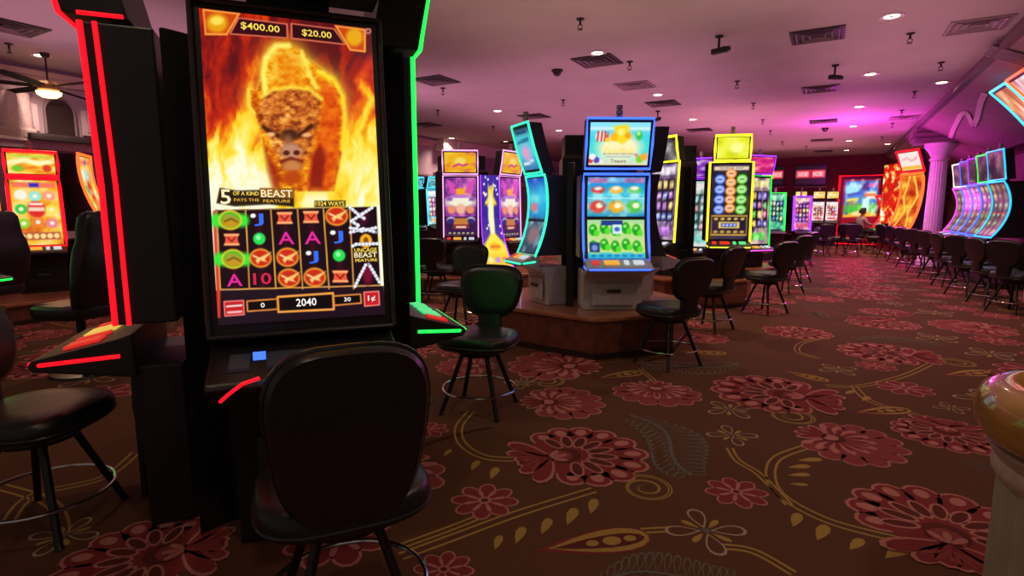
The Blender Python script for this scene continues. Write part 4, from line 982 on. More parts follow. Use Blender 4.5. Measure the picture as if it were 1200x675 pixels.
# ------------------------------------------------------------------ stools
def rrect(w, d, n=28, e=4.0):
    out = []
    for i in range(n):
        t = 2 * math.pi * i / n; c, s = math.cos(t), math.sin(t)
        out.append((math.copysign(abs(c) ** (2 / e), c) * w / 2, math.copysign(abs(s) ** (2 / e), s) * d / 2))
    return out
def make_stool(label, tall=False):
    t = thing('casino_stool', label, 'stool', group='black casino stools')
    b = MB(); rings = []
    for k_, z in ((.60, .452), (.90, .455), (1.0, .475), (1.02, .505), (1.0, .535), (.95, .552), (.80, .562), (.45, .560)):
        rings.append([(x * k_, y * k_ - .01, z) for x, y in rrect(.53, .48, 30, 3.2)])
    b.loft(rings); seat = b.build('seat', LEATHER, t)
    MB().tube([(x * 1.012, y * 1.012 - .01, .49) for x, y in rrect(.53, .48, 30, 3.2)], .006, 6, True).build('piping', mat('piping', (.02, .02, .02), .35), seat)
    # backrest: wide rounded top, narrower foot, leaning back
    def outline(k_=1.0, n=36):
        out = []
        for i in range(n):
            a = 2 * math.pi * i / n; c, s = math.cos(a), math.sin(a)
            x = math.copysign(abs(c) ** (2 / 3.4), c); z = math.copysign(abs(s) ** (2 / 3.4), s)
            wz = .150 + .066 * ((z + 1) / 2) ** .8 + .010 * math.sin((z + 1) * 1.57)
            out.append((x * (wz - (1 - k_) * .22) * (1.06 if tall else 1.15), z * ((.285 if tall else .182) - (1 - k_) * .22)))
        return out
    def place(x, z, d): zz = z + (.76 if tall else .815); return (x, .215 + (zz - .6) * .20 + d + .10 * (x * x) * -1.6, zz)
    rings = [[place(x, z, d) for x, z in outline(k_)] for k_, d in ((.55, -.036), (.80, -.036), (.93, -.028), (1.0, -.005), (1.0, .018), (.95, .036), (.6, .040))]
    back = MB().loft(rings).build('backrest', LEATHER, t)
    MB().tube([place(x, z, -.004) for x, z in outline(1.012)], .008, 6, True).build('back_edge', mat('back_trim', (.05, .05, .052), .22, .6), back)
    MB().loft([[(x * .17 / .34, y, z) for x, y, z in [(-.17, .16, .47), (.17, .16, .47), (.17, .20, .455), (-.17, .20, .455)]], [(x * .5, y, z) for x, y, z in [(-.17, .195, .56), (.17, .195, .56), (.17, .25, .54), (-.17, .25, .54)]],
               [(x * .5, y, z) for x, y, z in [(-.17, .20, .72), (.17, .20, .72), (.17, .27, .72), (-.17, .27, .72)]]]).build('back_bracket', LEATHER, t, bevel=.01)
    MB().lathe([(0, .405), (.15, .405), (.15, .435), (.10, .455), (0, .455)], 20).build('swivel_plate', LEGMETAL, t)
    for sx in (-1, 1):
        for sy in (-1, 1):
            MB().tube([(sx * .085, sy * .085, .425), (sx * .205, sy * .205, .012), (sx * .208, sy * .208, 0)], [.017, .015, .018], 10).build('leg', LEGMETAL, t)
    MB().tube([(.262 * math.cos(2 * math.pi * i / 40), .262 * math.sin(2 * math.pi * i / 40), .155) for i in range(40)], .0085, 8, True).build('foot_ring', CHROME, t)
    b = MB()
    for i in range(4):
        a = math.pi / 4 + i * math.pi / 2; b.tube([(.225 * math.cos(a), .225 * math.sin(a), .155), (.262 * math.cos(a), .262 * math.sin(a), .155)], .008, 6)
    b.build('ring_brackets', LEGMETAL, t)
    return t
stool0 = None
def stool(label, px=None, py=None, face=0, x=None, f=None, s=1.0):
    global stool0
    if px is not None: x, f = CF(px, py, 0)
    loc = W(x, f, 0)
    if stool0 is None:
        stool0 = make_stool(label); stool0.location = loc; stool0.rotation_euler = (0, 0, YAW + R(face)); stool0.scale = (s,) * 3; return stool0
    return dup(stool0, loc, YAW + R(face), label, 'black casino stools', s)
t = make_stool('black stool seen from behind in front of the fiery screen, nearest of all', True); t.location = W(-.55, 1.70, 0); t.rotation_euler = (0, 0, YAW + R(-156))
stool('black stool cut by the left edge, red light on its seat, chrome ring below', x=-2.10, f=2.34, face=92)
stool('black stool with green glow on its backrest, before the brown plinth', 562, 478, -18)
stool('black stool half hidden behind the one with green glow', 540, 386, -24)
stool('black stool turned away beside the blue machine, blue gleam on its seat', 782, 426, -150)
stool('black stool half hidden behind the one beside the blue machine', 830, 386, -140)
stool('black stool at the right side of the yellow-framed machine', 896, 366, -152)
stool('second stool back along the aisle behind the yellow machine stool', 920, 343, -150)
stool('third stool back along the aisle behind the yellow machine stool', 932, 331, -140)
stool('stool in the middle aisle just left of the purple machine', 940, 312, -110)
stool('left one of two far stools beside the green strip, purple lit', 466, 352, 160)
stool('right one of two far stools before the pink machines', 512, 353, 170)
# the row along the right-hand machines
RS = [(1186, 366, 100, 'nearest stool of the right row, at the right picture edge'), (1160, 357, 80, 'second stool of the right row, back toward us'), (1132, 346, 95, 'third stool of the right row below the curved blue machines'),
      (1112, 336, 75, 'fourth stool of the right row below the curved machines'), (1095, 327, 85, 'fifth stool of the right row before the magenta column'), (1080, 320, 90, 'sixth stool of the right row, by the magenta column'),
      (1066, 314, 85, 'seventh stool of the right row below the orange machine'), (1053, 308, 80, 'eighth stool of the right row near the flame panel'), (1040, 302.5, 90, 'ninth and farthest stool of the right row')]
for px, py, fc, lab in RS: stool(lab, px, py, fc)
BS = [(938, 298, 180, 'far stool before the purple machine'), (961, 300, 175, 'far stool before the small white screen machine'), (980, 298, 190, 'far stool before the second small white screen machine'), (997, 300.5, 150, 'far stool just left of the seated person'), (1025, 297, 200, 'far stool just right of the seated person')]
for px, py, fc, lab in BS: stool(lab, px, py, fc)
# high-backed chairs on the left
def make_high_chair(label):
    t = thing('high_back_chair', label, 'chair', group='high-backed gaming chairs')
    b = MB(); b.loft([[(x * k_, y * k_, z) for x, y in rrect(.56, .54, 30, 3.5)] for k_, z in ((.7, .50), (.97, .51), (1.02, .56), (1.0, .60), (.9, .625), (.5, .63))]); b.build('seat', LEATHER, t)
    def prof_b(z): return .20 + .13 * ((z - .6) / .8) ** 1.0 + .03 * math.sin((z - .6) * 6)
    rings = []
    for z, w_, th in ((.56, .20, .05), (.64, .24, .07), (.78, .265, .085), (.95, .27, .085), (1.08, .245, .075), (1.16, .205, .07), (1.26, .19, .075), (1.34, .175, .07), (1.385, .14, .05), (1.40, .09, .03)):
        yb_ = prof_b(z); rings.append([(x * w_ / .5, yb_ + y * th / .5, z) for x, y in rrect(1, 1, 24, 3.2)])
    MB().loft(rings).build('backrest', LEATHER, t)
    b = MB(); b.loft([[(x * k_, prof_b(1.28) - .082 + d, 1.27 + y * k_) for x, y in rrect(.24, .13, 20, 3)] for k_, d in ((1, .02), (1, .0), (.9, -.012), (.5, -.016))]); b.build('headrest_pad', mat('headrest_vinyl', (.05, .045, .035), .3), t)
    MB().lathe([(0, 0), (.26, 0), (.25, .02), (.05, .045), (.035, .08), (.035, .50), (0, .50)], 24).build('pedestal', LEGMETAL, t)
    MB().tube([(.2 * math.cos(2 * math.pi * i / 32), .2 * math.sin(2 * math.pi * i / 32) - .05, .17) for i in range(32)], .01, 8, True).build('foot_ring', CHROME, t)
    return t
f_ = 4.7; hc = make_high_chair('high-backed black chair in profile at left, beside the red light strip'); hc.location = W(XF(88, f_, .9), f_, 0); hc.rotation_euler = (0, 0, YAW + R(-100))
dup(hc, W(XF(-22, 5.9, .9), 5.9, 0), YAW + R(-100), 'high-backed black chair cut by the left picture edge', 'high-backed gaming chairs')
# ------------------------------------------------------------------ machines measured from the picture
def pm(label, px, f, face, w_px, yt, yb_, top=None, plinth=.41, ledc='blue', art=None, dual=None, led_r=.014, sag=0.0, lean=.05, depth=.5, nx=34, ny=56, group=None, st=1.0, texts=(), deck_led=None, detail=True, body=BLACK, base_mat=None, topart=None, topled=None, toptx=(), deck_d=.18, candle=True, w=None, loc=None, rz=None, topw=1.0, deck_btn=('white', 'orange'), tlean=-.07, mode='loop', tn=(30, 20), thick=None, btaper=True):
    x = XF(px, f, 1.5); w = w or w_px * (f * CP) / FPX
    zt, zb = ZF(yt, f) - plinth, ZF(yb_, f) - plinth
    prof = curve(-lean, zb, 0, zt, sag, 8) if sag else [(-lean, zb), (0, zt)]
    if dual: scs = dual
    else: scs = [(.03, .97, .03 * w / .6 + .005, nx, ny, art, st, texts)]
    tp = None
    if top:
        t1, t0 = ZF(top[0], f) - plinth, ZF(top[1], f) - plinth
        tpr = [(-.02, t0), (-.02 + tlean * .5 - .012, (t0 + t1) / 2), (-.02 + tlean, t1)]
        tp = dict(prof=tpr, w=w * topw, thick=.15, led=topled or ledc, screens=[(.08, .92, .035, tn[0], tn[1], topart, st, toptx)])
    l_ = loc or W(x, f, plinth)
    return machine(label, (l_[0], l_[1], plinth), (YAW + R(face)) if rz is None else rz, group, w=w, deck_z=zb - .06, base_y=.05, depth=depth, prof=prof, screens=scs, led_c=ledc, led_r=led_r, top=tp, deck_d=deck_d, deck_led=deck_led, detail=detail, body=body, base_mat=base_mat, candle=candle, deck_btn=deck_btn, led_mode=mode, thick=thick, taper=btaper)
def plinth(name, label, pts, h, top_over=.03):
    t = thing(name, label, 'plinth', (*sum((Vector(p[:2]) for p in pts), Vector((0, 0))) / len(pts), 0))
    c = t.location
    loc = [(p[0] - c.x, p[1] - c.y) for p in pts]
    MB().prism_z(loc, 0, h - .045).build('body', WOOD, t, smooth=False)
    k_ = [(x * (1 + top_over), y * (1 + top_over)) for x, y in loc]
    MB().prism_z(k_, h - .045, h - .002).build('top_edge', WOODTOP, t, smooth=False, bevel=.012)
    kk = [(x * 1.006, y * 1.006) for x, y in loc]; MB().prism_z(kk, 0, .06).build('toe_strip', mat('dark_base', (.03, .015, .015), .4), t, smooth=False)
    return t
def tower(label, cx, cf, w, d, h, z0, face, taper=.9):
    o = MB().loft([[(sx * w / 2 * k_, sy * d / 2 * k_, z) for sx, sy in ((-1, -1), (1, -1), (1, 1), (-1, 1))] for z, k_ in ((0, 1), (h * .86, 1), (h * .88, taper), (h, taper))]).build('display_tower', BLACK, smooth=False, bevel=.01)
    o.location = W(cx, cf, z0); o.rotation_euler = (0, 0, YAW + R(face)); return tag(o, label, 'tower')
# --- centre bank with the blue machine
H = .41
plinth('octagonal_plinth', 'red-brown wooden plinth with copper edge under the blue and teal machines', [W(*p) for p in ((.78, 5.10), (1.60, 5.38), (2.0, 6.2), (1.6, 7.2), (.5, 7.4), (-.15, 6.9), (-.2, 5.85))], H)
BF = 5.46
fish = [(.02, .475, .045, 60, 46, art_aqua_low, 1.0, ()), (.515, .965, .045, 60, 46, art_aqua_mid, 1.0, ())]
pm('blue-edged slot machine with underwater fish screens on the brown plinth', 722, BF, 2, 78, 204, 304, top=(141, 198), plinth=H, ledc='blue', dual=fish, sag=.05, lean=.10, body=DARKGREY, base_mat=SILVER, topart=art_aqua_top, deck_led='blue', topw=.98, deck_d=.15,
   toptx=[('Treasure', .5, .10, .26, .085, 'plum', (120, 60, 90)), ('GoldFish', .5, .335, .50, .15, 'gold', (255, 215, 60))], tn=(76, 56), depth=.42, led_r=.013, group=None, tlean=-.10)
pm('teal-edged slot machine turned to the left on the brown plinth, curved screens', 627, 5.93, -66, 50, 206, 298, top=(147, 203), plinth=H, ledc='teal', art=art_teal_side, sag=.08, lean=.10, body=DARKGREY, base_mat=SILVER, topart=art_teal_top, deck_led='teal', deck_d=.15, depth=.30, tlean=-.16, topw=.9, led_r=.013)
pm('dark-sided slot machine behind the stool, turned away right of the blue machine', 764, 6.33, 92, 62, 206, 298, top=(152, 203), plinth=H, ledc=None, art=art_teal_side, sag=.08, lean=.10, body=DARKGREY, base_mat=SILVER, topart=art_teal_top, depth=.30, nx=16, ny=20, topw=.85, candle=False)
tower('black tower behind the blue and teal machines', .82, 6.5, .52, .46, ZF(158, 6.3) - H, H, 0)
tower('slim black pillar box filling the gap between teal and blue machines', .603, 5.74, .07, .06, ZF(192, 5.9) - H, H, -28)
# --- bank with the yellow framed machine
plinth('round_plinth', 'red-brown rounded plinth under the yellow-framed machine', [W(2.86 + .86 * math.sin(a), 8.72 - .86 * math.cos(a)) for a in [2 * math.pi * (i + .5) / 12 for i in range(12)]], H)
pm('yellow-framed slot machine with coloured number columns, beside the aisle', 855, 8.1, -10, 49, 190, 283, top=(159, 188), plinth=H, ledc='yellow', art=art_yellow, topart=art_yellow_top, deck_led='yellow', topw=.82, nx=50, ny=90, depth=.40, led_r=.02, deck_btn=('green', 'red'), lean=.03, deck_d=.15,
   texts=[('QUICK HIT', .5, .95, .62, .03, 'plum', (120, 60, 90))], tlean=-.02)
pm('yellow-edged slot machine facing left, cut by the blue machine', 777, 8.60, -58, 46, 190, 283, top=(162, 190), plinth=H, ledc='yellow', art=art_generic((60, 40, 90), (150, 120, 160), (230, 220, 235), [(190, 120, 220), (230, 190, 110), (110, 130, 220)], 6), topart=glow((30, 30, 35), (110, 105, 110), (220, 215, 220), 14, 2, 2), nx=24, ny=40, depth=.28, led_r=.02, candle=False)
tower('black tower behind the yellow-framed machine', XF(801, 8.95), 8.95, .28, .30, ZF(172, 9.0) - H, H, 0)
# --- purple pair behind
pm('white-screened slot machine with purple topper left of the yellow-framed machine', 820, 10.9, -30, 40, 210, 291, top=(186, 208), plinth=.3, ledc='purple', art=art_generic((150, 200, 195), (200, 220, 215), (240, 245, 240), [(120, 210, 200), (230, 150, 160), (180, 200, 230)], 7), topart=glow((90, 20, 170), (160, 60, 210), (240, 230, 255), 15), nx=26, ny=40, depth=.4, st=.8)
pm('slot machine with magenta topper and green side light right of the yellow one', 886, 10.9, 20, 40, 206, 288, top=(183, 204), plinth=.3, ledc='green', art=art_generic((60, 35, 90), (160, 120, 140), (240, 225, 160), [(90, 210, 90), (240, 190, 70), (230, 110, 160), (120, 110, 230)], 8), topart=glow((190, 20, 120), (230, 50, 130), (255, 150, 170), 16), topled='purple', nx=26, ny=40, depth=.4, deck_led='magenta')
tower('dark tower behind the purple-topped machines', XF(852, 11.6), 11.7, .5, .5, ZF(200, 11.7) - .3, .3, -10)
plinth('low_plinth', 'dark low plinth behind the yellow machine bank', [W(XF(852, 11.6) + 1.0 * math.sin(a), 11.6 - 1.0 * math.cos(a)) for a in [2 * math.pi * (i + .5) / 8 for i in range(8)]], .3)
# --- pink bank
plinth('pink_bank_plinth', 'low brown plinth under the pink-edged machines', [W(-.95 + 1.35 * math.sin(a), 10.4 - 1.3 * math.cos(a)) for a in [2 * math.pi * (i + .5) / 8 for i in range(8)]], .3)
pinkled = 'pink'
pm('pink-edged slot machine seen square on, left of the yellow lit pylon', 540, 9.5, 3, 41, 206, 278, top=(177, 204), plinth=.3, ledc='pink', art=art_pink, topart=art_pink_top, nx=44, ny=80, depth=.4, lean=.03, led_r=.013, st=.9, tn=(36, 26))
pm('pink-edged slot machine turned right, on the right of the yellow lit pylon', 597, 9.85, 54, 41, 207, 279, top=(178, 205), plinth=.3, ledc='pink', art=art_pink, topart=art_pink_top, nx=36, ny=70, depth=.4, lean=.03, led_r=.013, st=.9)
tower('black tower above the yellow lit pylon between the pink machines', -.93, 10.4, .8, .6, ZF(183, 10.4) - .3, .3, 30)
def art_panel(A):
    A.C[:] = A.ramp(A.Y, [(0, (255, 190, 30)), (.30, (255, 225, 60)), (.36, (90, 50, 170)), (.6, (50, 40, 150)), (1, (60, 45, 160))])
    for i in range(26):
        r_ = random.Random(i); A.ell(r_.random(), .42 + .58 * r_.random(), .045, .012, (255, 240, 250), .4)
    A.poly([(.36, .92), (.44, .88), (.58, .88), (.68, .94), (.66, .80), (.86, .72), (.66, .70), (.62, .40), (.40, .40), (.40, .70), (.16, .72), (.36, .80)], (255, 220, 70), .04)
    A.ell(.5, .60, .16, .22, (255, 250, 200), .5); A.poly([(.10, .34), (.35, .42), (.65, .42), (.9, .34), (.95, .22), (.05, .22)], (255, 235, 70), .04)
    A.ell(.5, .29, .26, .045, (255, 200, 40), .4); A.rect(.28, .275, .72, .305, (235, 120, 40), .02)
    for i in range(3):
        for j in range(2): A.ell(.2 + i * .3, .06 + j * .09, .11, .032, [(255, 140, 90), (255, 240, 160), (200, 150, 230)][(i + j) % 3], .3)
t = thing('lit_pylon', 'yellow lit pylon with flared foot between the two pink machines', 'sign', W(XF(574, 9.33), 9.33, .3), YAW + R(30))
zz0, zz1 = ZF(316, 9.5) - .3, ZF(207, 9.7) - .3
pprof = [(-.42, max(zz0, .02)), (-.30, .25), (-.18, .50), (-.08, .75), (-.03, 1.0), (0, zz1)]
def art_panel_w(A): art_panel(A)
def pw(i): return .17 + .10 * (1 - i / 5) ** 1.6
b = MB(); b.loft([[(-pw(i), y, z), (pw(i), y, z), (pw(i) * .6, .05, z), (-pw(i) * .6, .05, z)] for i, (y, z) in enumerate(pprof)]); b.build('panel_body', BLACK, t, smooth=False)
def psurf(u, v):
    y, z = lerp_path(pprof, v); w_ = 2 * np.interp(z, [q_[1] for q_ in pprof], [pw(i) for i in range(6)]) - .03; return ((u - .5) * w_, y - .012, z)
screen_mesh('screen', psurf, 30, 90, art_panel, 1.0, (), t)
for s in (-1, 1): MB().tube([(s * pw(i), y - .006, z) for i, (y, z) in enumerate(pprof)], .010, 6).build('light_strip', led('purple'), t)
# --- turquoise group at the back left
for i, (px, f, fc, lab) in enumerate(((485, 14.6, 20, 'turquoise slot machine far back, left beside the green strip'), (509, 14.0, 50, 'turquoise slot machine far back, right beside the pink machine'))):
    pm(lab, px, f, fc, 24, 222, 264, top=(208, 220), plinth=0, ledc='cyan', art=art_generic((40, 170, 190), (110, 225, 225), (235, 255, 250), [(250, 200, 120), (230, 120, 160), (60, 90, 200), (250, 240, 230)], 30 + i), topart=glow((30, 110, 130), (120, 200, 210), (230, 250, 250), 32), nx=20, ny=30, depth=.4, detail=False)
# --- far floor machines
pm('far slot machine with green top and purple side light', 909, 15.5, -6, 21, 226, 270, top=None, plinth=0, ledc='green', art=art_generic((30, 80, 110), (70, 170, 140), (150, 230, 190), [(80, 200, 150), (90, 120, 220), (220, 230, 160)], 41), nx=20, ny=30, depth=.5, detail=False, led_r=.03)
pm('far purple-edged slot machine left of the small white machines', 940, 16.5, 0, 21, 230, 270, top=None, plinth=0, ledc='purple', art=art_generic((120, 70, 150), (210, 120, 190), (250, 200, 190), [(230, 90, 120), (250, 210, 120), (160, 90, 230)], 42), nx=20, ny=30, depth=.5, detail=False, led_r=.035)
def FY(px, Y0): k_ = (px - 600) / FPX * .998; return Y0 / (k_ * SY + CY)
for i, (px, lab) in enumerate(((938, 'white-screened machine on the back wall behind the purple one'), (959, 'white-screened machine with yellow top, left of the last one'), (975, 'white-screened machine with yellow top, nearest the red-framed display'))):
    f = FY(px, 25.9)
    pm(lab, px, f, -29.5, 13.6, 236, 259, top=(224, 233), plinth=0, ledc=None, art=art_generic((225, 170, 160), (250, 225, 210), (255, 250, 240), [(220, 70, 60), (255, 200, 120), (250, 245, 235)], 50 + i), topart=glow((235, 170, 60), (250, 215, 120), (255, 245, 190), 51), nx=18, ny=22, depth=.55, detail=False, group='white-screened machines along the back wall')
def RY(px, py, Y0):
    a, b = (px - 600) / FPX, (337.5 - py) / FPX
    up = b * CP - SP; fw = CP + b * SP
    d = W(a, fw); t_ = Y0 / d.y
    return Vector((d.x * t_, Y0, HC + up * t_))
def wall_screen(name, label, cat, x0, y0, x1, y1, art, nx, ny, st, frame_m, texts=(), bord=.05, thick=.08, led_c=None):
    A_, B_ = RY(x0, y0, YB), RY(x1, y1, YB); zt, zb = max(A_.z, B_.z), min(A_.z, B_.z); cx = (A_.x + B_.x) / 2; w = abs(B_.x - A_.x); h = zt - zb
    t = thing(name, label, cat, (cx, YB, zb))
    MB().box(-w / 2, w / 2, -thick, 0, 0, h).build('casing', frame_m, t, smooth=False, bevel=.01)
    screen_mesh('screen', lambda u, v: ((u - .5) * (w - 2 * bord), -thick - .004, bord + v * (h - 2 * bord)), nx, ny, art, st, texts, t)
    if led_c: MB().tube([(-w / 2 + .02, -thick, .02), (w / 2 - .02, -thick, .02), (w / 2 - .02, -thick, h - .02), (-w / 2 + .02, -thick, h - .02)], .05, 6, True).build('light_strip', led(led_c), t)
    return t, w, h
def art_tv(sd):
    def f(A):
        A.fill((16, 8, 14)); n_ = fbm(A.X * 10, A.Y * 3, sd); A.rect(.02, .34, .98, .78, (225, 40, 60), .04); A.rect(.06, .42, .94, .70, (255, 150, 160), .12); A.rect(.45, .36, .56, .74, (200, 25, 50), .05)
        A.rect(.02, .05, .98, .28, (36, 16, 34), .05)
    return f
wall_screen('wall_mounted_television', 'wide wall television with red banner, right one of the two', 'television', 931.5, 194, 968.5, 217, art_tv(61), 40, 22, .9, BLACK, [('ICE', .26, .56, .30, .24, 'blush', (255, 205, 205)), ('ICE', .74, .56, .30, .24, 'blush', (255, 205, 205))])
wall_screen('wall_mounted_television', 'wall television with red and yellow banner, left one partly behind a machine', 'television', 889, 195, 919, 218, blend(art_tv(62), lambda A: A.ell(.50, .55, .14, .25, (255, 205, 80), .4)), 36, 22, .9, BLACK, [('ICE', .78, .56, .30, .24, 'blush', (255, 205, 205))])
def art_wall(A):
    A.fill((150, 8, 16))
    A.rect(.06, .42, .94, .97, (40, 140, 220), .02); A.ell(.25, .85, .2, .10, (150, 235, 250), .5); A.rect(.06, .42, .94, .60, (70, 205, 40), .06); A.rect(.6, .68, .9, .80, (255, 225, 190), .03); A.rect(.5, .82, .7, .95, (60, 50, 130), .04); A.ell(.8, .90, .12, .04, (230, 110, 190), .4)
    A.rect(.55, .44, .74, .70, (210, 255, 235), .05); A.poly([(.05, .42), (.55, .50), (.95, .44), (.95, .40), (.05, .38)], (255, 190, 40), .02); A.ell(.3, .62, .16, .05, (140, 150, 90), .4); A.rect(.06, .42, .94, .97, (255, 255, 255), .02, .0); n_ = fbm(A.X * 8, A.Y * 9, 311, 3); A.mix((n_ - .55) * 2.5 * (A.Y > .42), (235, 255, 250)); A.mix((.40 - n_) * 2.5 * (A.Y > .42), (30, 60, 190)); A.line([(.15, .74), (.5, .78)], .05, (30, 90, 200)); A.line([(.12, .66), (.42, .68)], .04, (250, 225, 60)); A.line([(.6, .745), (.88, .745)], .04, (240, 120, 40))
wall_screen('wall_display', 'large lit wall display in a glowing red frame at the far end', 'display', 984, 206, 1031, 287, art_wall, 40, 60, 1.0, mat('red_casing', (.22, .01, .015), .35), bord=.16, thick=.14, led_c='red')
# shelf under the televisions
for x0, x1, lab in ((931, 969, 'thin pale shelf under the right television'), (893, 919, 'thin pale shelf under the left television')):
    a, b_ = RY(x0, 219, YB), RY(x1, 219, YB)
    tag(MB().box(a.x, b_.x, YB - .12, YB, a.z - .05, a.z).build('wall_shelf', mat('shelf_pink', (.5, .28, .28), .5), bevel=.008), lab, 'shelf')
# --- right side
def row_machine(label, y, ledc, art, tled=None, deckl=None, w=.78, x=2.72, sd=0, st=.9):
    return machine(label, (x, y, .12), R(-83), 'curved machines in the right-hand row', w=w, deck_z=.72, base_y=.02, depth=.62, prof=curve(-.20, .80, -.10, 1.80, .17, 12), screens=[(.03, .97, .05, 26, 50, art, st, ())], led_c=ledc, led_r=.017, top=dict(prof=[(-.08, 1.84), (-.16, 2.36)], w=w * .98, thick=.14, led=tled or ledc, screens=[(.06, .94, .05, 20, 16, glow((35, 22, 30), (90, 60, 70), (170, 120, 120), 80 + sd, 3, 3), .7, ())]), deck_d=.26, deck_led=deckl, candle=True, deck_btn=('blue', 'white'))
def art_row(c, sd):
    def f(A):
        A.fill((46, 34, 40)); r_ = random.Random(sd)
        for i in range(3):
            x = .17 + i * .33; A.rect(x - .14, .02, x + .14, .98, (96, 78, 76), .05)
            for j in range(6):
                y = .08 + j * .168; cc = r_.choice(c); A.ell(x, y, .13, .075, [v * .8 for v in cc], .5); A.ell(x + r_.uniform(-.05, .05), y + .01, .06, .03, [min(255, v + 25) for v in r_.choice(c)], .6)
        A.rect(0, .44, 1, .455, (200, 60, 60), .01)
    return f
pal_r = [(170, 150, 120), (200, 175, 140), (215, 195, 110), (100, 95, 90), (170, 110, 90), (120, 150, 90)]
row = [('curved slot machine edged light blue, nearest of the right-hand row', 12.75, 'aqua', pal_r + [(150, 200, 130)]), ('curved slot machine edged blue with a green top, second in the right-hand row', 13.68, 'blue', pal_r + [(160, 210, 90)]), ('curved slot machine edged blue, third in the right-hand row', 14.61, 'blue', pal_r + [(230, 210, 60)]),
       ('curved slot machine edged blue, fourth in the right-hand row', 15.54, 'blue', pal_r + [(235, 150, 130)]), ('curved slot machine edged magenta, last before the column', 16.47, 'magenta', pal_r + [(160, 230, 60), (230, 120, 220)])]
for i, (lab, y, lc, pl) in enumerate(row): row_machine(lab, 13.35 + (y - 12.75) / .93 * .84, lc, art_row(pl, 90 + i), deckl=['cyan', 'green', 'red', 'magenta', 'magenta'][i], sd=i, tled=['aqua', 'green', 'purple', 'blue', 'white'][i])
tag(MB().box(2.52, 3.4, 12.9, 17.15, 0, .118).build('row_plinth', mat('dark_base', (.03, .015, .015), .4), bevel=.01), 'low dark plinth under the curved right-hand machines', 'plinth')
structure(MB().box(2.86, XR, 11.72, 11.92, 0, 2.75).build('wall_partition', mat('partition_paint', (.36, .25, .26), .7), smooth=False))
# column lit magenta
t = thing('decorative_column', 'round pale column glowing magenta beside the right-hand machines', 'column', (2.32, 17.6, 0))
MB().lathe([(.28, 0), (.28, .12), (.25, .16), (.26, .22), (.22, .28), (.20, .32)], 28).build('column_base', WHITE, t)
rings = []
for z, r_ in ((.32, .195), (1.0, .195), (2.0, .185), (2.62, .175)):
    rings.append([((r_ - (.012 if j % 2 else 0)) * math.cos(2 * math.pi * j / 40), (r_ - (.012 if j % 2 else 0)) * math.sin(2 * math.pi * j / 40), z) for j in range(40)])
MB().loft(rings).build('shaft', WHITE, t)
MB().lathe([(.17, 2.62), (.21, 2.64), (.21, 2.68), (.18, 2.72), (.23, 2.84), (.32, 2.96), (.34, 3.0), (.34, 3.058), (0, 3.058)], 28).build('capital', WHITE, t)
# flame sign, silver arc machine and the orange machine
def art_flame(A):
    n_ = fbm(A.X * 9, A.Y * 13, 66, 3); A.C[:] = A.ramp(np.clip((n_ - .3) * 2.2, 0, 1), [(0, (190, 10, 8)), (.45, (225, 30, 12)), (.62, (250, 130, 30)), (.8, (255, 215, 120)), (1, (255, 250, 230))])
t = thing('flame_sign', 'tall red lit sign with bright flame spots beyond the orange machine', 'sign', (2.0, 23.3, 0), R(-62))
b = MB(); b.prism_x([(0, 0), (0, 3.05), (.35, 3.05), (.35, 0)], -.85, .85); b.build('casing', mat('red_casing', (.22, .01, .015), .35), t, smooth=False, bevel=.02)
screen_mesh('screen', lambda u, v: ((u - .5) * 1.62, -.006, .75 + v * 2.24), 60, 70, art_flame, 1.1, (), t)
machine('silver arched slot machine with red edge before the flame sign', (1.95, 25.3, 0), R(-60), None, w=.7, deck_z=.72, base_y=.05, depth=.5, prof=curve(-.3, .80, -.3, 1.95, .25, 10), screens=[(.03, .97, .05, 16, 30, art_row([(230, 215, 215), (200, 190, 195), (240, 180, 180)], 5), .8, ())], led_c='red', led_r=.04, deck_led='green', detail=False, candle=False)
def art_orange(A):
    glow((170, 30, 5), (240, 110, 15), (255, 200, 60), 44, 2, 6)(A)
    for s in (-1, 1): A.line([(.5 + s * .3, 0), (.5 + s * .1, .3), (.5 + s * .35, .6), (.5 + s * .1, 1)], .07, (255, 215, 90))
machine('orange-lit slot machine with tilted white and red top sign, left of the column', (2.12, 19.9, .1), R(-62), None, w=.95, deck_z=.72, base_y=.05, depth=.55, prof=curve(-.35, .80, -.12, 2.35, .12, 10), screens=[(.03, .97, .06, 24, 50, art_orange, 1.0, ())], led_c='orange', led_r=.035, deck_led='orange', detail=False,
        top=dict(prof=[(-.10, 2.42), (-.32, 3.0)], w=.95, thick=.16, led='red', screens=[(.08, .92, .06, 24, 16, blend(lambda A: A.fill((255, 235, 225)), lambda A: A.rect(0, 0, 1, .22, (255, 190, 70), .02), lambda A: A.line([(.15, .6), (.4, .7), (.6, .5), (.85, .65)], .1, (250, 170, 170))), 1.0, ())]), candle=False)
# tall signs curving out at the top right
for i, (y, lc, pal_, lab) in enumerate(((11.0, 'cyan', [(235, 150, 80), (250, 240, 240), (150, 60, 40)], 'blue-edged machine with tall curved top sign at the top right corner, left one'), (10.1, 'orange', [(250, 240, 245), (190, 40, 50), (90, 60, 90)], 'orange-edged machine with tall curved top sign at the right edge'))):
    machine(lab, (3.05, y, .1), R(-88), None, w=.74, deck_z=.72, base_y=.03, depth=.55, prof=[(-.04, .8), (0, 1.5)], screens=[(.04, .96, .05, 14, 20, art_row(pal_r, 30 + i), .8, ())], led_c=lc, led_r=.02, deck_d=.25, detail=False, candle=False,
            top=dict(prof=curve(.0, 1.56, -1.0, 3.10, .14, 12), w=.74, thick=.10, led=lc, screens=[(.03, .97, .05, 20, 50, glow(pal_[2], pal_[0], pal_[1], 70 + i, 3, 3), 1.0, ())]))
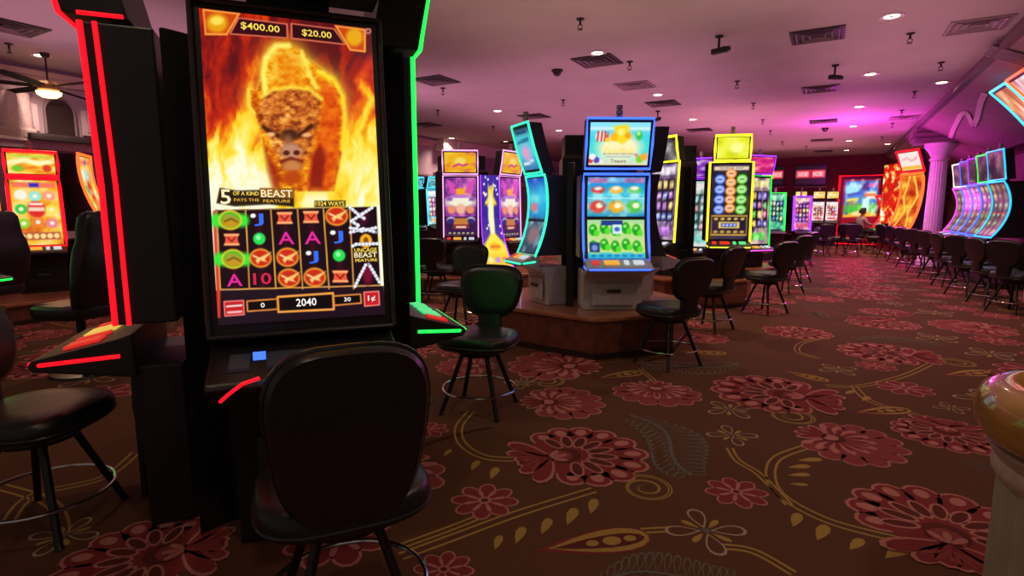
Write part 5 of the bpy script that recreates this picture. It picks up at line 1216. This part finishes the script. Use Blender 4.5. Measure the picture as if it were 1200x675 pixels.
# painted swirl relief on the right wall
pts = [RB_(px, py, .01) for px, py in ((1112, 166), (1118, 150), (1126, 134), (1133, 130), (1137, 138), (1141, 148), (1146, 136), (1150, 118), (1155, 108))]
sm = []
for i in range(len(pts) - 1):
    for k_ in range(5): sm.append(pts[i].lerp(pts[i + 1], k_ / 5))
nn_ = Vector((SOFZ - 2.75, 0, 3.3 - SOFX)).normalized(); sm.append(pts[-1]); rr = []
for i, q_ in enumerate(sm):
    tg = (sm[min(i + 1, len(sm) - 1)] - sm[max(i - 1, 0)]).normalized(); sd_ = nn_.cross(tg).normalized() * .045
    rr.append([q_ - sd_, q_ + sd_, q_ + sd_ - nn_ * .012, q_ - sd_ - nn_ * .012])
tag(MB().loft(rr).build('wall_relief', mat('relief_paint', (.78, .62, .60), .7)), 'pale swirling relief line on the mauve wall above the curved machines', 'relief')
# --- left side red machines
pm('red-edged slot machine with bright orange screens, far left, facing us', 42, 7.6, 42, 48, 209, 289, top=(178, 206), plinth=.28, ledc='red', art=art_red, topart=art_red_top, nx=44, ny=66, depth=.4, led_r=.022, tn=(36, 22), sag=.04, lean=.10, deck_d=.16)
pm('red and orange edged slot machine seen from its side, left of the red strip', 104, 8.5, 112, 46, 182, 270, plinth=.28, ledc='orange', art=art_red, nx=14, ny=16, depth=.30, led_r=.022, sag=.10, lean=.30, candle=False)
pm('slot machine cut by the left edge with bright white screen', -36, 7.5, 50, 52, 214, 289, top=(180, 206), plinth=.28, ledc='orange', art=art_generic((220, 150, 80), (250, 230, 180), (255, 255, 240), [(250, 210, 90), (230, 90, 60)], 12), topart=art_red_top, nx=20, ny=26, depth=.4, candle=False)
plinth('left_plinth', 'low plinth under the red-edged machines at far left', [W(*p) for p in ((-8.2, 7.1), (-6.1, 6.6), (-5.2, 8.7), (-6.9, 9.3))], .28)
machine('slot machine outside the left edge whose green-lit deck pokes in', W(-5.05, 4.7, 0), YAW + R(92), None, w=.7, deck_z=.80, base_y=.05, depth=.5, prof=[(-.06, .9), (.02, 2.0)], screens=[(.04, .96, .04, 20, 30, art_generic((30, 110, 60), (90, 210, 110), (230, 255, 190), [(40, 220, 90), (250, 200, 60)], 13), .9, ())], led_c='green', led_r=.014, deck_d=.42, deck_led='green', candle=False, deck_btn=('green', 'red'))
# --- golden rimmed pedestal at the right edge
t = thing('round_pedestal', 'cream pedestal with a glossy golden wooden top at the lower right', 'pedestal', W(1.66, 1.36, 0))
MB().lathe([(0, .745), (.20, .745), (.31, .755), (.34, .765), (.360, .79), (.368, .83), (.366, .86), (.352, .893), (.325, .912), (.29, .918), (.265, .912), (.25, .906), (0, .906)], 64).build('top_rim', GOLDRIM, t)
MB().lathe([(.34, 0), (.34, .10), (.32, .13), (.305, .15), (0, .15)], 48).build('plinth_base', CREAM, t)
rings = []
for z, r_ in ((.13, .300), (.60, .298), (.68, .30)):
    rings.append([((r_ - .010 * (1 + math.cos(24 * 2 * math.pi * j / 192))) * math.cos(2 * math.pi * j / 192), (r_ - .010 * (1 + math.cos(24 * 2 * math.pi * j / 192))) * math.sin(2 * math.pi * j / 192), z) for j in range(192)])
MB().loft(rings).build('fluted_body', CREAM, t)
MB().lathe([(0, .64), (.300, .64), (.312, .66), (.315, .68), (.305, .70), (.318, .72), (.33, .74), (.30, .744), (0, .744)], 64).build('neck_moulding', mat('pink_cream', (.62, .44, .38), .5), t)

# ------------------------------------------------------------------ the seated person
def skin_mesh(name, joints, edges, material, parent=None, sub=2):
    me = bpy.data.meshes.new(name); me.from_pydata([j[:3] for j in joints], edges, [])
    o = bpy.data.objects.new(name, me); COL.objects.link(o)
    sk = o.modifiers.new('skin', 'SKIN'); sb = o.modifiers.new('sub', 'SUBSURF'); sb.levels = sub; sb.render_levels = sub
    for i, j in enumerate(joints): me.skin_vertices[0].data[i].radius = (j[3], j[4] if len(j) > 4 else j[3]); 
    me.skin_vertices[0].data[0].use_root = True
    dg = bpy.context.evaluated_depsgraph_get(); m2 = bpy.data.meshes.new_from_object(o.evaluated_get(dg)); m2.name = name
    bpy.data.objects.remove(o); bpy.data.meshes.remove(me)
    m2.materials.clear(); m2.materials.append(material); m2.polygons.foreach_set('use_smooth', [True] * len(m2.polygons))
    o = bpy.data.objects.new(name, m2); COL.objects.link(o)
    if parent: o.parent = parent
    return o
SKIN = mat('skin', (.42, .23, .17), .5, 0, .1, 20)
pf = 20.2; ploc = W(XF(1009, pf, .9), pf, 0)
stool('stool carrying the seated person at the far end', x=XF(1009, pf, .9), f=pf, face=88)
t = thing('person', 'person in a pale long-sleeved shirt seated at the far end, facing right', 'person', (ploc.x, ploc.y, .04), YAW + R(88))
J = [(0, .02, .66, .15, .11), (0, .03, .84, .14, .10), (0, .0, 1.03, .16, .10), (0, -.02, 1.14, .07, .065), (0, -.035, 1.21, .055), (0, -.05, 1.29, .085, .10), (0, -.05, 1.37, .075, .09),
     (.18, -.0, 1.08, .055), (.21, -.10, .90, .045), (.16, -.32, .86, .034), (.15, -.40, .86, .028, .018),
     (-.18, -.0, 1.08, .055), (-.21, -.10, .90, .045), (-.16, -.32, .86, .034), (-.15, -.40, .86, .028, .018),
     (.10, -.05, .64, .10), (.12, -.42, .63, .07), (.12, -.44, .36, .055), (.12, -.40, .20, .04), (.12, -.50, .175, .035, .025),
     (-.10, -.05, .64, .10), (-.12, -.42, .63, .07), (-.12, -.44, .36, .055), (-.12, -.40, .20, .04), (-.12, -.50, .175, .035, .025)]
E = [(0, 1), (1, 2), (2, 3), (3, 4), (4, 5), (5, 6), (2, 7), (7, 8), (8, 9), (9, 10), (2, 11), (11, 12), (12, 13), (13, 14), (0, 15), (15, 16), (16, 17), (17, 18), (18, 19), (0, 20), (20, 21), (21, 22), (22, 23), (23, 24)]
for hx in (.15, -.15):
    for k_, (dx, L) in enumerate(((-.03, .06), (-.01, .075), (.01, .08), (.03, .065))):
        b0 = len(J); J += [(hx + dx, -.44, .862, .010), (hx + dx, -.44 - L, .845, .008)]; E += [(10 if hx > 0 else 14, b0), (b0, b0 + 1)]
    b0 = len(J); sgn = -1 if hx > 0 else 1; J += [(hx + sgn * .045, -.41, .86, .010), (hx + sgn * .055, -.46, .85, .008)]; E += [(10 if hx > 0 else 14, b0), (b0, b0 + 1)]
skin_mesh('body', J, E, SKIN, t, 1)
SHIRT = mat('pale_shirt', (.42, .34, .28), .8); TROU = mat('dark_trousers', (.03, .03, .04), .8)
skin_mesh('shirt', [(0, .02, .67, .175, .135), (0, .03, .84, .165, .125), (0, .0, 1.03, .185, .125), (0, -.015, 1.12, .09, .085), (.18, 0, 1.08, .072), (.21, -.10, .90, .060), (.17, -.28, .865, .048), (-.18, 0, 1.08, .072), (-.21, -.10, .90, .060), (-.17, -.28, .865, .048)], [(0, 1), (1, 2), (2, 3), (2, 4), (4, 5), (5, 6), (2, 7), (7, 8), (8, 9)], SHIRT, t, 1)
skin_mesh('trousers', [(0, .0, .655, .16, .12), (.10, -.05, .645, .115), (.12, -.42, .635, .085), (.12, -.44, .36, .068), (.12, -.41, .235, .06), (-.10, -.05, .645, .115), (-.12, -.42, .635, .085), (-.12, -.44, .36, .068), (-.12, -.41, .235, .06)], [(0, 1), (1, 2), (2, 3), (3, 4), (0, 5), (5, 6), (6, 7), (7, 8)], TROU, t, 1)
b = MB(); rings = []
for z, r_, oy in ((1.27, .098, .025), (1.33, .112, .008), (1.40, .108, -.01), (1.45, .08, -.03), (1.47, .03, -.04)): rings.append([(r_ * .92 * math.cos(2 * math.pi * j / 16), oy - .02 + r_ * math.sin(2 * math.pi * j / 16), z) for j in range(16)])
b.loft(rings).build('hair', mat('dark_hair', (.02, .014, .012), .7), t)
b = MB(); b.lathe([(0, 0), (.014, .002), (.018, .02), (.008, .035), (0, .04)], 8, c=(0, -.150, 1.285)); b.build('nose', SKIN, t)
b = MB()
for s in (-1, 1): b.lathe([(0, -.012), (.012, -.006), (.014, .01), (0, .022)], 8, c=(s * .088, -.045, 1.31))
b.build('ears', SKIN, t)
b = MB(); b.box(-.045, -.02, -.142, -.128, 1.33, 1.342).box(.02, .045, -.142, -.128, 1.33, 1.342).box(-.025, .025, -.145, -.125, 1.255, 1.262); b.build('eyes_and_mouth', mat('dark_features', (.05, .02, .02), .5), t, smooth=False)

# ------------------------------------------------------------------ light
wd = bpy.data.worlds.new('world'); SC.world = wd; wd.use_nodes = True
wd.node_tree.nodes['Background'].inputs[0].default_value = (1.0, .80, .74, 1); wd.node_tree.nodes['Background'].inputs[1].default_value = .12
def area(name, x, y, z, sx, sy, col, power, rot=(math.pi, 0, 0)):
    l = bpy.data.lights.new(name, 'AREA'); l.shape = 'RECTANGLE'; l.size = sx; l.size_y = sy; l.energy = power; l.color = col
    o = bpy.data.objects.new(name, l); COL.objects.link(o); o.location = (x, y, z); o.rotation_euler = rot; return o
# added area lights without fixtures, throwing coloured light up at the ceiling
area('added_uplight', -2.0, 4.5, 2.7, 4, 5, (1, .56, .52), 30)
area('added_uplight', -4.5, 12.0, 2.7, 6, 9, (.92, .36, .62), 105)
area('added_uplight', -1.2, 18.0, 2.75, 4, 10, (1, .33, .46), 85)
area('added_uplight', -8.0, 5.0, 2.6, 3, 8, (.95, .40, .64), 55)
area('added_uplight', .7, 8.5, 2.8, 2, 6, (1, .42, .56), 22)
lampat('magenta_lamp', (.35, 16.3, 2.75), (1, .05, .85), 190, .3)
lampat('magenta_lamp', (1.6, 18.2, 1.4), (1, .06, .85), 40, .15)
lampat('magenta_lamp', (1.55, 18.6, 2.6), (1, .06, .8), 30, .2)
